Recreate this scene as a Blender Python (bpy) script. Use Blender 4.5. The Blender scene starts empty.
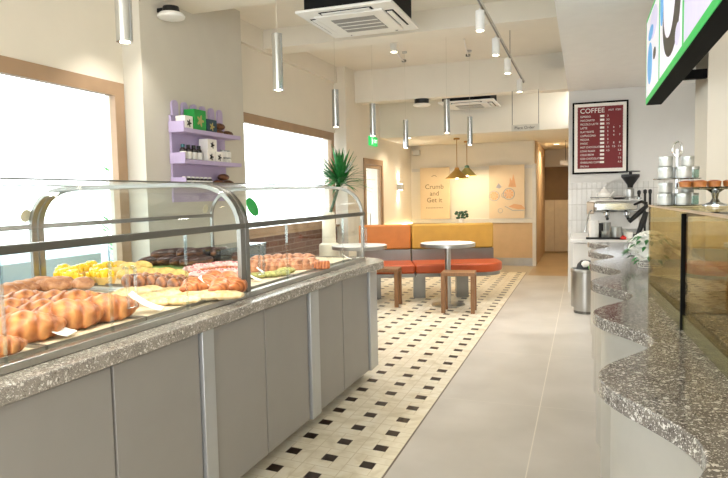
import bpy, math, random
import numpy as np
from mathutils import Vector, Matrix
random.seed(4)
PI = math.pi
S = bpy.context.scene
COL = S.collection

# ------------------------------------------------------------------ camera
FPX, YAW, PIT, ROL, EYE = 620.0, .3409, -.0695, -.0205, 1.32
_F = np.array([-math.sin(YAW)*math.cos(PIT), math.cos(YAW)*math.cos(PIT), math.sin(PIT)])
_r = np.array([math.cos(YAW), math.sin(YAW), 0.0]); _u = np.cross(_r, _F)
_c, _s = math.cos(ROL), math.sin(ROL)
_R = _c*_r + _s*_u; _U = -_s*_r + _c*_u
def ray(x, y): return (x-364)/FPX*_R - (y-239)/FPX*_U + _F
def at(x, y, axis, v):
    """point of the photograph (x, y) on the plane axis = v (metres)"""
    d = ray(x, y); o = np.array([0, 0, EYE]); i = 'xyz'.index(axis)
    p = o + d*((v-o[i])/d[i]); return tuple(float(q) for q in p)
cam = bpy.data.cameras.new('camera'); cam.sensor_width = 36; cam.lens = FPX/728*36; cam.clip_start = .02
co = bpy.data.objects.new('camera', cam); COL.objects.link(co)
co.matrix_world = Matrix(((_R[0], _U[0], -_F[0], 0), (_R[1], _U[1], -_F[1], 0), (_R[2], _U[2], -_F[2], EYE), (0, 0, 0, 1)))
S.camera = co
S.view_settings.view_transform = 'Standard'; S.view_settings.look = 'None'
S.view_settings.exposure = 0.86; S.view_settings.gamma = 1; S.view_settings.use_curve_mapping = False

# ------------------------------------------------------------------ materials
def lin(h):
    h = h.lstrip('#'); o = []
    for i in (0, 2, 4):
        v = int(h[i:i+2], 16)/255; o.append(v/12.92 if v <= .04045 else ((v+.055)/1.055)**2.4)
    return (*o, 1)
def base(name):
    m = bpy.data.materials.new(name); m.use_nodes = True; nt = m.node_tree
    return m, nt, nt.nodes['Principled BSDF']
def N(nt, t, **k):
    n = nt.nodes.new(t)
    for a, b in k.items():
        if a in n.inputs: n.inputs[a].default_value = b
        else: setattr(n, a, b)
    return n
def ramp(nt, fac, stops, interp='LINEAR'):
    r = nt.nodes.new('ShaderNodeValToRGB'); e = r.color_ramp; e.interpolation = interp
    while len(e.elements) < len(stops): e.elements.new(.5)
    for el, (p, c) in zip(e.elements, stops): el.position = p; el.color = c
    nt.links.new(fac, r.inputs[0]); return r.outputs[0]
def mth(nt, op, a, b=None, c=None):
    n = nt.nodes.new('ShaderNodeMath'); n.operation = op
    for i, v in enumerate((a, b, c)):
        if v is None: continue
        if isinstance(v, (int, float)): n.inputs[i].default_value = v
        else: nt.links.new(v, n.inputs[i])
    return n.outputs[0]
def mixc(nt, fac, a, b):
    n = nt.nodes.new('ShaderNodeMix'); n.data_type = 'RGBA'
    for i, v in ((0, fac), (6, a), (7, b)):
        if isinstance(v, (int, float, tuple)): n.inputs[i].default_value = v
        else: nt.links.new(v, n.inputs[i])
    return n.outputs[2]
def shade(c, k): return (c[0]*k, c[1]*k, c[2]*k, 1)
def mat(name, hexc, rough=.5, metal=0.0, var=.06, scale=8, bump=0.0, bscale=60, emit=0.0, spec=.5, coat=0.0, stretch=None):
    m, nt, b = base(name); c = lin(hexc)
    tc = N(nt, 'ShaderNodeTexCoord'); mp = N(nt, 'ShaderNodeMapping'); nt.links.new(tc.outputs['Object'], mp.inputs[0])
    if stretch: mp.inputs['Scale'].default_value = stretch
    no = N(nt, 'ShaderNodeTexNoise', Scale=scale, Detail=4.0); nt.links.new(mp.outputs[0], no.inputs['Vector'])
    col = ramp(nt, no.outputs[0], [(.3, shade(c, 1-var)), (.7, shade(c, 1+var))])
    nt.links.new(col, b.inputs['Base Color'])
    b.inputs['Roughness'].default_value = rough; b.inputs['Metallic'].default_value = metal
    b.inputs['Specular IOR Level'].default_value = spec; b.inputs['Coat Weight'].default_value = coat
    if bump:
        n2 = N(nt, 'ShaderNodeTexNoise', Scale=bscale, Detail=3.0); nt.links.new(mp.outputs[0], n2.inputs['Vector'])
        bp = N(nt, 'ShaderNodeBump', Strength=bump, Distance=.01); nt.links.new(n2.outputs[0], bp.inputs['Height'])
        nt.links.new(bp.outputs[0], b.inputs['Normal'])
    if emit:
        b.inputs['Emission Color'].default_value = c; b.inputs['Emission Strength'].default_value = emit
    return m
def glass(name, tint='#fbfdfc', k=.3, f0=.02):
    m = bpy.data.materials.new(name); m.use_nodes = True; nt = m.node_tree; nt.nodes.clear()
    o = N(nt, 'ShaderNodeOutputMaterial'); mx = N(nt, 'ShaderNodeMixShader')
    t = N(nt, 'ShaderNodeBsdfTransparent', Color=lin(tint)); g = N(nt, 'ShaderNodeBsdfGlossy', Roughness=.02)
    g.inputs['Color'].default_value = (1, 1, 1, 1)
    lw = N(nt, 'ShaderNodeLayerWeight', Blend=.5)
    p = mth(nt, 'POWER', lw.outputs['Facing'], 4.0); f = mth(nt, 'MULTIPLY_ADD', p, k, f0)
    nt.links.new(f, mx.inputs[0]); nt.links.new(t.outputs[0], mx.inputs[1]); nt.links.new(g.outputs[0], mx.inputs[2])
    nt.links.new(mx.outputs[0], o.inputs[0]); return m
def terrazzo(name, basec, chips, rough=.12, sc=1.0):
    m, nt, b = base(name); tc = N(nt, 'ShaderNodeTexCoord'); col = lin(basec)
    no = N(nt, 'ShaderNodeTexNoise', Scale=14.0, Detail=3.0); nt.links.new(tc.outputs['Object'], no.inputs['Vector'])
    cur = ramp(nt, no.outputs[0], [(.3, shade(col, .8)), (.7, shade(col, 1.2))])
    for scale, thr, edge in ((42*sc, .24, .12), (85*sc, .26, .12), (160*sc, .28, .12)):
        wn = N(nt, 'ShaderNodeTexNoise', Scale=scale*.8); nt.links.new(tc.outputs['Object'], wn.inputs['Vector'])
        wv = nt.nodes.new('ShaderNodeMix'); wv.data_type = 'RGBA'; wv.inputs[0].default_value = .012*42/scale
        nt.links.new(tc.outputs['Object'], wv.inputs[6]); nt.links.new(wn.outputs['Color'], wv.inputs[7])
        v1 = N(nt, 'ShaderNodeTexVoronoi', Scale=scale); v2 = N(nt, 'ShaderNodeTexVoronoi', Scale=scale, feature='DISTANCE_TO_EDGE')
        for v in (v1, v2): nt.links.new(wv.outputs[2], v.inputs['Vector'])
        sp = N(nt, 'ShaderNodeSeparateColor'); nt.links.new(v1.outputs['Color'], sp.inputs[0])
        on = mth(nt, 'MULTIPLY', mth(nt, 'LESS_THAN', sp.outputs[0], thr), mth(nt, 'GREATER_THAN', v2.outputs['Distance'], edge))
        cc = ramp(nt, sp.outputs[1], [(0, lin(chips[0])), (.35, lin(chips[1])), (.7, lin(chips[2]))], 'CONSTANT')
        cur = mixc(nt, on, cur, cc)
    nt.links.new(cur, b.inputs['Base Color']); b.inputs['Roughness'].default_value = rough
    return m
def tile_wall(name, hexc, w, h, mortar, rough=.3, grout='#b9b2a4', bump=.3, c2=None, plane='xz', offset=0.0):
    m, nt, b = base(name); tc = N(nt, 'ShaderNodeTexCoord'); sp = N(nt, 'ShaderNodeSeparateXYZ'); nt.links.new(tc.outputs['Object'], sp.inputs[0])
    cb = N(nt, 'ShaderNodeCombineXYZ'); nt.links.new(sp.outputs[{'x': 0, 'y': 1}[plane[0]]], cb.inputs[0]); nt.links.new(sp.outputs[2], cb.inputs[1])
    br = N(nt, 'ShaderNodeTexBrick', offset=offset); nt.links.new(cb.outputs[0], br.inputs['Vector'])
    br.inputs['Color1'].default_value = lin(hexc); br.inputs['Color2'].default_value = lin(c2 or hexc); br.inputs['Mortar'].default_value = lin(grout)
    br.inputs['Scale'].default_value = 1; br.inputs['Brick Width'].default_value = w; br.inputs['Row Height'].default_value = h; br.inputs['Mortar Size'].default_value = mortar
    nt.links.new(br.outputs[0], b.inputs['Base Color']); b.inputs['Roughness'].default_value = rough
    no = N(nt, 'ShaderNodeTexNoise', Scale=22.0); nt.links.new(tc.outputs['Object'], no.inputs['Vector'])
    bp = N(nt, 'ShaderNodeBump', Strength=bump, Distance=.01); nt.links.new(mth(nt, 'ADD', no.outputs[0], br.outputs['Fac']), bp.inputs['Height'])
    nt.links.new(bp.outputs[0], b.inputs['Normal']); return m
def floor_mat():
    m, nt, b = base('floor of cream pinwheel tile and grey slabs'); tc = N(nt, 'ShaderNodeTexCoord'); sp = N(nt, 'ShaderNodeSeparateXYZ')
    nt.links.new(tc.outputs['Object'], sp.inputs[0]); X, Y = sp.outputs[0], sp.outputs[1]
    P = .213
    # tile cell coordinates in thirds of the pitch, black dot in the middle third
    u = mth(nt, 'MULTIPLY', mth(nt, 'FRACT', mth(nt, 'DIVIDE', mth(nt, 'ADD', X, .995+P/2+P*30), P)), 3)
    yy = mth(nt, 'ADD', Y, mth(nt, 'MULTIPLY', mth(nt, 'ADD', X, .995), .125))
    v = mth(nt, 'MULTIPLY', mth(nt, 'FRACT', mth(nt, 'DIVIDE', mth(nt, 'ADD', yy, -2.79+P/2+P*40), P)), 3)
    def band(c, lo, hi): return mth(nt, 'MULTIPLY', mth(nt, 'GREATER_THAN', c, lo), mth(nt, 'LESS_THAN', c, hi))
    dot = mth(nt, 'MULTIPLY', band(u, 1, 2), band(v, 1, 2))
    g = .035
    def near(c, k): return mth(nt, 'LESS_THAN', mth(nt, 'ABSOLUTE', mth(nt, 'SUBTRACT', c, k)), g)
    lines = [mth(nt, 'MULTIPLY', near(v, 1), mth(nt, 'LESS_THAN', u, 2)), mth(nt, 'MULTIPLY', near(u, 2), mth(nt, 'LESS_THAN', v, 2)),
             mth(nt, 'MULTIPLY', near(v, 2), mth(nt, 'GREATER_THAN', u, 1)), mth(nt, 'MULTIPLY', near(u, 1), mth(nt, 'GREATER_THAN', v, 1)),
             near(u, 0), near(u, 3), near(v, 0), near(v, 3)]
    gl = lines[0]
    for l in lines[1:]: gl = mth(nt, 'MAXIMUM', gl, l)
    no = N(nt, 'ShaderNodeTexNoise', Scale=7.0, Detail=6.0, Distortion=1.0); nt.links.new(tc.outputs['Object'], no.inputs['Vector'])
    cream = ramp(nt, no.outputs[0], [(.3, lin('#d0c4a8')), (.5, lin('#e2d8c0')), (.7, lin('#e9e2cf'))])
    t = mixc(nt, gl, cream, lin('#d0c3a6')); t = mixc(nt, dot, t, lin('#2c1f18'))
    n2 = N(nt, 'ShaderNodeTexNoise', Scale=2.2, Detail=8.0); nt.links.new(tc.outputs['Object'], n2.inputs['Vector'])
    grey = ramp(nt, n2.outputs[0], [(.3, lin('#b7b1a7')), (.7, lin('#c6c0b7'))])
    jx = mth(nt, 'LESS_THAN', mth(nt, 'ABSOLUTE', mth(nt, 'ADD', X, .2485)), .003)
    jy = mth(nt, 'LESS_THAN', mth(nt, 'ABSOLUTE', mth(nt, 'SUBTRACT', mth(nt, 'FRACT', mth(nt, 'DIVIDE', mth(nt, 'ADD', Y, 3.1), 1.27)), .5)), .0022)
    grey = mixc(nt, mth(nt, 'MAXIMUM', jx, mth(nt, 'MULTIPLY', jy, .4)), grey, lin('#dad3c6'))
    tan = ramp(nt, n2.outputs[0], [(.3, lin('#a98d63')), (.7, lin('#b99c72'))])
    grey = mixc(nt, mth(nt, 'GREATER_THAN', Y, 10.15), grey, tan)
    grey = mixc(nt, mth(nt, 'MULTIPLY', mth(nt, 'LESS_THAN', X, -.83), mth(nt, 'GREATER_THAN', Y, 10.15)), grey, lin('#b5a78d'))
    is_t = mth(nt, 'MULTIPLY', mth(nt, 'LESS_THAN', X, -.883), mth(nt, 'LESS_THAN', Y, 10.5))
    out = mixc(nt, is_t, grey, t)
    edge = mth(nt, 'MULTIPLY', mth(nt, 'LESS_THAN', mth(nt, 'ABSOLUTE', mth(nt, 'ADD', X, .883)), .005), mth(nt, 'LESS_THAN', Y, 10.5))
    out = mixc(nt, edge, out, lin('#6f6455'))
    nt.links.new(out, b.inputs['Base Color']); b.inputs['Roughness'].default_value = .33; b.inputs['Specular IOR Level'].default_value = .4
    return m
def pastry(name, light, mid, dark, scale=25, rough=.45, bands=0.0, bump=.5, axis='X'):
    m, nt, b = base(name); tc = N(nt, 'ShaderNodeTexCoord')
    no = N(nt, 'ShaderNodeTexNoise', Scale=scale, Detail=5.0, Distortion=.6); nt.links.new(tc.outputs['Object'], no.inputs['Vector'])
    f = no.outputs[0]
    if bands:
        w = N(nt, 'ShaderNodeTexWave', Scale=bands, Distortion=3.0, bands_direction=axis); nt.links.new(tc.outputs['Object'], w.inputs['Vector'])
        f = mth(nt, 'ADD', mth(nt, 'MULTIPLY', f, .74), mth(nt, 'MULTIPLY', w.outputs[1], .26))
    nt.links.new(ramp(nt, f, [(.25, lin(dark)), (.48, lin(mid)), (.75, lin(light))]), b.inputs['Base Color'])
    b.inputs['Roughness'].default_value = rough
    bp = N(nt, 'ShaderNodeBump', Strength=bump, Distance=.006); nt.links.new(f, bp.inputs['Height']); nt.links.new(bp.outputs[0], b.inputs['Normal'])
    return m

M = dict(
 wall=mat('cream wall paint', '#e4dccc', .8, var=.02, scale=3), wallgrey=mat('pale grey wall paint', '#dddbd6', .8, var=.02, scale=3),
 pier=mat('stone grey wall paint', '#cec8ba', .8, var=.03, scale=3), ceil=mat('cream ceiling paint', '#e7e0d1', .85, var=.02, scale=3),
 white=mat('white paint', '#efece6', .5, var=.02), dado=mat('tan dado paint', '#c6a882', .7, var=.05, scale=5),
 rail=mat('pale grey rail paint', '#d3cfc6', .5, var=.03), wood=mat('light oak wood', '#a88a6c', .55, var=.08, scale=5),
 stoolwood=mat('brown stool wood', '#8b6340', .45, var=.2, scale=7, stretch=(10, 10, 1)), darkwood=mat('dark wood panel', '#77592f', .6, var=.1, scale=4),
 taupe=mat('taupe cabinet laminate', '#8e8982', .45, var=.02), taupedk=mat('dark cabinet gap', '#2a2622', .7), kick=mat('dark bronze plinth', '#57493a', .4),
 steel=mat('brushed stainless steel', '#b9b8b4', .28, 1.0, var=.05, scale=30, stretch=(1, 1, 20)), satin=mat('satin metal cladding', '#aeaca5', .38, .9, var=.04, scale=10),
 chrome=mat('polished chrome', '#c9cccd', .12, 1.0, var=.02), darkmetal=mat('dark grey metal rail', '#74736c', .35, .8), black=mat('black plastic', '#151515', .4), blackm=mat('matt black', '#060606', .9, spec=.2),
 framesteel=mat('dark brushed steel frame', '#8c8a85', .3, .9, var=.05), clad=mat('pale satin cladding', '#cdcac2', .42, .6, var=.04), tinlabel=mat('grey white label', '#b5b5ae', .4, .3), soffit=mat('white soffit paint', '#ebe9e5', .85, var=.02),
 silver=mat('silver painted trim', '#b5b6b5', .35, .6, var=.03), glass=glass('clear case glass'), winglass=glass('clear window glass', '#fbfefe', .4),
 fridgeglass=glass('warm tinted display glass', '#ebe6d4', .2, .04), acrylic=glass('clear acrylic', '#eef4f4', .8, .08),
 bluebin=glass('bluish clear plastic', '#b9ccd3', .6, .1),
 terr=terrazzo('grey terrazzo with pale chips', '#8f877c', ('#d9d3c8', '#c4bcaf', '#70685e'), .2, 2.3), terr2=terrazzo('brown grey terrazzo with pale chips', '#736d66', ('#d2cec6', '#b9b3a9', '#56504a'), .12, 2.1),
 lilac=mat('lilac shelf paint', '#b9a9cb', .55, var=.03), green=mat('green printed card', '#1f9a40', .5, var=.1), teal=mat('dark teal card', '#123f52', .5), paper=mat('white paper card', '#f2eee6', .7, var=.03),
 kraft=mat('beige tray paper', '#d6c3a3', .7, var=.06), tray=mat('grey tray metal', '#8f8678', .35, .7), orange=mat('burnt orange leather', '#b04a1a', .42, var=.08, bump=.15, bscale=90), tanl=mat('tan orange leather', '#bf7230', .45, var=.08, bump=.15, bscale=90),
 mustard=mat('mustard leather', '#bd9038', .5, var=.07, bump=.15, bscale=90), marble=mat('pale tabletop', '#dcdad6', .25, var=.06), leaf=mat('glossy green leaf', '#2f7a3c', .4, var=.35, scale=14), leafdk=mat('dark green leaf', '#1f4a26', .4, var=.3, scale=20), leaflt=mat('bright green leaf', '#72b865', .5, var=.3, scale=12),
 cream=mat('cream ceramic', '#e6dcc3', .4, var=.04), pot=mat('white ceramic pot', '#eeeae2', .35), pink=mat('pink clay pot', '#e2b0a2', .6), brass=mat('brass', '#a97f3f', .35, .7, var=.1), mint=mat('green patina cap', '#7fae95', .5), shade=mat('olive brass lamp shade', '#a98542', .45, .3, var=.08), shade2=mat('pale olive lamp shade', '#b3a869', .45, .2, var=.08),
 bulb=mat('lit lamp', '#fff1d0', .5, emit=12.0), led=mat('warm led strip', '#ffe0a0', .5, emit=7.0), caseled=mat('white led strip', '#fff6e6', .5, emit=3.0), grille=mat('grey vent grille', '#8d8c88', .5), acwhite=mat('white air conditioner plastic', '#eceae4', .45, var=.02),
 red=mat('dark red menu print', '#7b1f24', .6, var=.03), redp=mat('bright red plastic', '#d32a22', .4), ink=mat('brown ink', '#7b6146', .8), inkb=mat('black ink', '#2b2826', .8), inkw=mat('white ink', '#f5f1ea', .7), poster=mat('peach poster paper', '#e3cca6', .8, var=.02), poster2=mat('beige poster paper', '#dcc7a8', .8, var=.02),
 exitg=mat('lit green exit sign', '#27b85e', .5, emit=.6), signw=mat('lit white pictogram', '#f4fff8', .5, emit=.8), tvgreen=mat('green screen border', '#1fae4d', .4, emit=.3), tvwhite=mat('white screen picture', '#dcdae2', .4, emit=.34), tvblue=mat('blue screen picture', '#5aa6e0', .4, emit=.25), tvdark=mat('dark screen picture', '#3a362f', .4, emit=.06), tvpale=mat('pale lilac screen picture', '#c9c4dd', .4, emit=.32),
 brick=tile_wall('brown brick', '#7a5341', .21, .07, .006, .8, '#8a7465', .5, '#64412f', 'yz', .5), splash=tile_wall('white glazed tile', '#e2e0da', .06, .2, .003, .12, '#c3c0b8', .9, '#d6d4ce', 'xz', 0.0),
 pave=mat('grey blue pavement', '#9aa7ad', .8, var=.08, scale=2), parapet=mat('blue grey street wall', '#a9b6bb', .8, var=.05, scale=2), jar=mat('white jar label', '#efece4', .4), jardk=mat('dark bottle glass', '#2e2621', .2), jarteal=mat('teal bottle cap', '#1c5d66', .4), bread=pastry('dark crust', '#8c5a35', '#5e3820', '#2f1a10', 30),
 croi=pastry('golden croissant crust', '#d39254', '#ad6530', '#763a14', 30, .42, 9.0, .9), roll=pastry('pale brown roll crust', '#d9a87e', '#b67a50', '#8a5233', 30), twist=pastry('striped brown bun crust', '#c98b56', '#9a5d34', '#5b3722', 18, .35, 14.0, .6), flaky=pastry('cream flaky crust', '#f0deb4', '#dfbf88', '#a9702f', 20, .6),
 yellowp=pastry('yellow custard crust', '#f6d98a', '#ecc069', '#cf9440', 22, .5), mango=pastry('yellow mango', '#fde25a', '#f9cf30', '#e9ac1a', 18, .25, 0, .2), choc=pastry('dark chocolate', '#5a3b34', '#3c2421', '#23130f', 30, .28, 0, .3), pinkp=pastry('pink icing', '#f9d9d2', '#efb5ae', '#dd8f8b', 60, .5), crumb=mat('raspberry crumb', '#b03045', .6), redp2=pastry('red brown glazed crust', '#d98d55', '#b4622f', '#7d3a1c', 24, .3, 16.0, .6), pistach=pastry('green pistachio crumb', '#b9b56b', '#8d8a43', '#5e5c2a', 60, .7), tartp=pastry('orange tart filling', '#d9772e', '#b95420', '#8a3613', 30, .3), tartsh=pastry('tart shell crust', '#c98a4c', '#a5642c', '#7a431a', 30), greenliner=mat('green leaf liner', '#7f9a48', .5, var=.2),
 flower=mat('white petals', '#f3f3ee', .6, var=.04), olive=mat('olive bronze base', '#7f7a4f', .25, .5, var=.1), gold=mat('tan gold panel', '#bda676', .4, .2, var=.12, scale=3), paleyel=mat('pale yellow panel', '#d9c78d', .5, var=.05),
 tin=mat('brushed tin', '#aeb0ab', .3, .75, var=.05), jarg=glass('pale green jar glass', '#bfd8d2', .7, .1), sticker=mat('green sticker', '#1fa648', .5), stickerb=mat('cream sticker back', '#f0e2c4', .6), tansteel=mat('tan steel panel', '#b3a18c', .35, .4), machine=mat('white machine enamel', '#e9e7e2', .25, .1), signs=mat('pale sign plate', '#cfcabb', .5),
 cord=mat('pale cord', '#cfc8b6', .6), corddk=mat('dark hanging rod', '#5b564c', .5), dkgap=mat('dark cavity', '#0e0d0c', .9), orangef=mat('orange fruit print', '#dba77c', .8), bluef=mat('blue grey print', '#a3a3ab', .8))
M['floor'] = floor_mat()

# ------------------------------------------------------------------ mesh builder
class MB:
    def __init__(s): s.v = []; s.f = []
    def add(s, vs, fs):
        o = len(s.v); s.v += [tuple(v) for v in vs]; s.f += [tuple(i+o for i in f) for f in fs]; return s
    def box(s, x0, x1, y0, y1, z0, z1):
        x0, x1 = min(x0, x1), max(x0, x1); y0, y1 = min(y0, y1), max(y0, y1); z0, z1 = min(z0, z1), max(z0, z1)
        return s.add([(x0, y0, z0), (x1, y0, z0), (x1, y1, z0), (x0, y1, z0), (x0, y0, z1), (x1, y0, z1), (x1, y1, z1), (x0, y1, z1)],
                     [(0, 3, 2, 1), (4, 5, 6, 7), (0, 1, 5, 4), (1, 2, 6, 5), (2, 3, 7, 6), (3, 0, 4, 7)])
    def prism(s, poly, axis, a, b):
        """polygon in the other two axes (in xyz order) extruded along axis"""
        n = len(poly)
        def P(p, t): return {'x': (t, p[0], p[1]), 'y': (p[0], t, p[1]), 'z': (p[0], p[1], t)}[axis]
        return s.add([P(p, a) for p in poly]+[P(p, b) for p in poly],
                     [tuple(range(n))[::-1], tuple(range(n, 2*n))]+[(i, (i+1) % n, n+(i+1) % n, n+i) for i in range(n)])
    def lathe(s, prof, c=(0, 0, 0), n=24, caps=True):
        vs = []; fs = []; k = len(prof)
        for r, z in prof:
            for i in range(n):
                a = 2*PI*i/n; vs.append((c[0]+r*math.cos(a), c[1]+r*math.sin(a), c[2]+z))
        for j in range(k-1):
            for i in range(n): fs.append((j*n+i, j*n+(i+1) % n, (j+1)*n+(i+1) % n, (j+1)*n+i))
        if caps:
            if prof[0][0] > 1e-5: fs.append(tuple(range(n))[::-1])
            if prof[-1][0] > 1e-5: fs.append(tuple(range((k-1)*n, k*n)))
        return s.add(vs, fs)
    def cyl(s, c, r, h, n=24, r2=None): return s.lathe([(r, 0), (r if r2 is None else r2, h)], c, n)
    def tube(s, pts, r, n=10, closed=False):
        pts = [Vector(p) for p in pts]; k = len(pts); rr = r if isinstance(r, (list, tuple)) else [r]*k
        vs = []; fs = []; up = None
        for i, p in enumerate(pts):
            t = ((pts[(i+1) % k]-pts[i-1]) if closed else (pts[min(i+1, k-1)]-pts[max(i-1, 0)])).normalized()
            if up is None: up = t.orthogonal().normalized()
            up = (up-t*up.dot(t)).normalized(); w = t.cross(up)
            for j in range(n):
                a = 2*PI*j/n; vs.append(p+(up*math.cos(a)+w*math.sin(a))*rr[i])
        for i in range(k if closed else k-1):
            for j in range(n):
                a, b = i*n, ((i+1) % k)*n; fs.append((a+j, a+(j+1) % n, b+(j+1) % n, b+j))
        if not closed: fs += [tuple(range(n))[::-1], tuple(range((k-1)*n, k*n))]
        return s.add(vs, fs)
    def bar(s, pts, w, h):
        """rectangular section bar following points in an xz profile at given y (w along y)"""
        return s
    def ell(s, c, rx, ry, rz, n=14, m=9, fn=None):
        vs = []; fs = []
        for j in range(m+1):
            t = PI*j/m
            for i in range(n):
                a = 2*PI*i/n; p = [math.sin(t)*math.cos(a), math.sin(t)*math.sin(a), -math.cos(t)]
                k = fn(p) if fn else 1
                vs.append((c[0]+rx*p[0]*k, c[1]+ry*p[1]*k, c[2]+rz*p[2]*k))
        for j in range(m):
            for i in range(n): fs.append((j*n+i, j*n+(i+1) % n, (j+1)*n+(i+1) % n, (j+1)*n+i))
        return s.add(vs, fs)
    def ribbon(s, pts, width, thick):
        """leaf blade: list of points, widths per point"""
        k = len(pts); vs = []; fs = []
        for i, p in enumerate(pts):
            p = Vector(p); t = (Vector(pts[min(i+1, k-1)])-Vector(pts[max(i-1, 0)])).normalized()
            w = t.cross(Vector((0, 0, 1)));  w = w.normalized() if w.length > 1e-4 else Vector((1, 0, 0)); nn = w.cross(t)
            for a, b in ((-1, 0), (0, thick), (1, 0), (0, -thick)): vs.append(p+w*a*width[i]+nn*b)
        for i in range(k-1):
            for j in range(4): fs.append((i*4+j, i*4+(j+1) % 4, i*4+4+(j+1) % 4, i*4+4+j))
        fs += [(3, 2, 1, 0), tuple(range((k-1)*4, k*4))]
        return s.add(vs, fs)
    def build(s, name, m, parent=None, bevel=0, sub=0, smooth=True):
        me = bpy.data.meshes.new(name); V = s.v
        if parent is not None:
            L = parent['_o'] if '_o' in parent else (0, 0, 0); org = None
            V = [(a-L[0], b-L[1], c-L[2]) for a, b, c in V]
        else:
            xs, ys, zs = zip(*V); org = ((min(xs)+max(xs))/2, (min(ys)+max(ys))/2, min(zs))
            V = [(a-org[0], b-org[1], c-org[2]) for a, b, c in V]
        me.from_pydata(V, [], s.f); me.validate()
        import bmesh
        b = bmesh.new(); b.from_mesh(me); bmesh.ops.recalc_face_normals(b, faces=b.faces); b.to_mesh(me); b.free()
        me.materials.append(M[m] if isinstance(m, str) else m)
        if smooth:
            me.polygons.foreach_set('use_smooth', [True]*len(me.polygons)); me.set_sharp_from_angle(angle=.6)
        o = bpy.data.objects.new(name, me); COL.objects.link(o)
        if parent is not None: o.parent = parent; o['_o'] = parent['_o'] if '_o' in parent else (0, 0, 0)
        else: o.location = org; o['_o'] = org
        if bevel:
            q = o.modifiers.new('bevel', 'BEVEL'); q.width = bevel; q.segments = 3; q.limit_method = 'ANGLE'; q.angle_limit = .7
        if sub:
            q = o.modifiers.new('sub', 'SUBSURF'); q.levels = sub; q.render_levels = sub
        return o
def B(*a): return MB().box(*a)
def tag(o, label, cat, group=None):
    o['label'] = label; o['category'] = cat
    if group: o['group'] = group
    return o
def thing(name, label, cat, loc=(0, 0, 0), group=None):
    o = bpy.data.objects.new(name, None); COL.objects.link(o); o.location = loc; o['_o'] = tuple(loc); o.empty_display_size = .05
    return tag(o, label, cat, group)
def struct(o): o['kind'] = 'structure'; return o
def dup(root, loc, rz=0, label=None, tilt=0, scale=1.0, group=None):
    r = root.copy(); COL.objects.link(r); r.location = loc; r.rotation_euler = (tilt, 0, rz); r.scale = (scale,)*3
    if label: r['label'] = label
    if group: r['group'] = group
    for ch in list(root.children):
        c = ch.copy(); COL.objects.link(c); c.parent = r
        for g in list(ch.children):
            d = g.copy(); COL.objects.link(d); d.parent = c
    return r
def text(name, body, size, loc, rot, m, parent, align='CENTER', ext=.0008, sx=1.0):
    cu = bpy.data.curves.new(name, 'FONT'); cu.body = body; cu.size = size; cu.align_x = align; cu.align_y = 'CENTER'; cu.extrude = ext; cu.resolution_u = 3
    t = bpy.data.objects.new(name, cu); COL.objects.link(t)
    me = bpy.data.meshes.new_from_object(t.evaluated_get(bpy.context.evaluated_depsgraph_get())); COL.objects.unlink(t); bpy.data.objects.remove(t)
    me.materials.clear(); me.materials.append(M[m]); o = bpy.data.objects.new(name, me); COL.objects.link(o); o.parent = parent
    L = parent['_o']; o.location = (loc[0]-L[0], loc[1]-L[1], loc[2]-L[2]); o.rotation_euler = rot; o.scale = (sx, 1, 1); return o
ORD = ['first', 'second', 'third', 'fourth', 'fifth', 'sixth', 'seventh', 'eighth', 'ninth', 'tenth', 'eleventh', 'twelfth']
def lamp(name, kind, loc, power, col=(1, .965, .90), size=.05, rot=None, angle=1.2, parent=None):
    l = bpy.data.lights.new(name, kind); l.energy = power; l.color = col
    if kind == 'SPOT': l.spot_size = angle; l.spot_blend = .6; l.shadow_soft_size = size
    elif kind == 'AREA': l.size = size
    else: l.shadow_soft_size = size
    o = bpy.data.objects.new(name, l); COL.objects.link(o); o.location = loc
    if rot: o.rotation_euler = rot
    return o

# ------------------------------------------------------------------ the room
XW, XP = -3.27, -3.10
struct(B(-3.45, 2.6, -2.2, 14.4, -.1, 0).build('floor', 'floor', smooth=False)); bpy.data.objects['floor'].location  # object origin in the middle
fl = bpy.data.objects['floor']; o_ = fl.location.copy()
for v in fl.data.vertices: v.co += o_
fl.location = (0, 0, 0)
struct(B(-3.45, 2.6, -2.2, 8.47, 3.1, 3.25).build('ceiling', 'ceil'))
struct(B(-3.45, -.2, 8.65, 9.6, 2.78, 2.9).build('ceiling', 'ceil'))
struct(B(-3.45, 2.6, 9.6, 14.4, 2.24, 2.78).build('ceiling', 'ceil'))
# soffit over the coffee counter, with its own lower height
struct(B(-.19, 2.6, 4.0, 8.5, 2.6, 3.1).build('ceiling', 'soffit'))
# beams
struct(B(-3.45, -.19, 4.1, 4.55, 2.87, 3.1).build('trim_1', 'ceil')); struct(B(-3.45, -.19, 6.0, 6.3, 2.9, 3.1).build('trim_2', 'ceil'))
struct(B(-3.45, 2.6, 8.47, 8.65, 2.65, 3.25).build('trim_3', 'ceil')); struct(B(-.54, -.195, 8.25, 8.47, 2.6, 2.86).build('trim_4', 'wall'))
struct(B(-3.45, XW+.05, -2.2, 8.1, 2.88, 3.1).build('trim_5', 'wall'))
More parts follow.
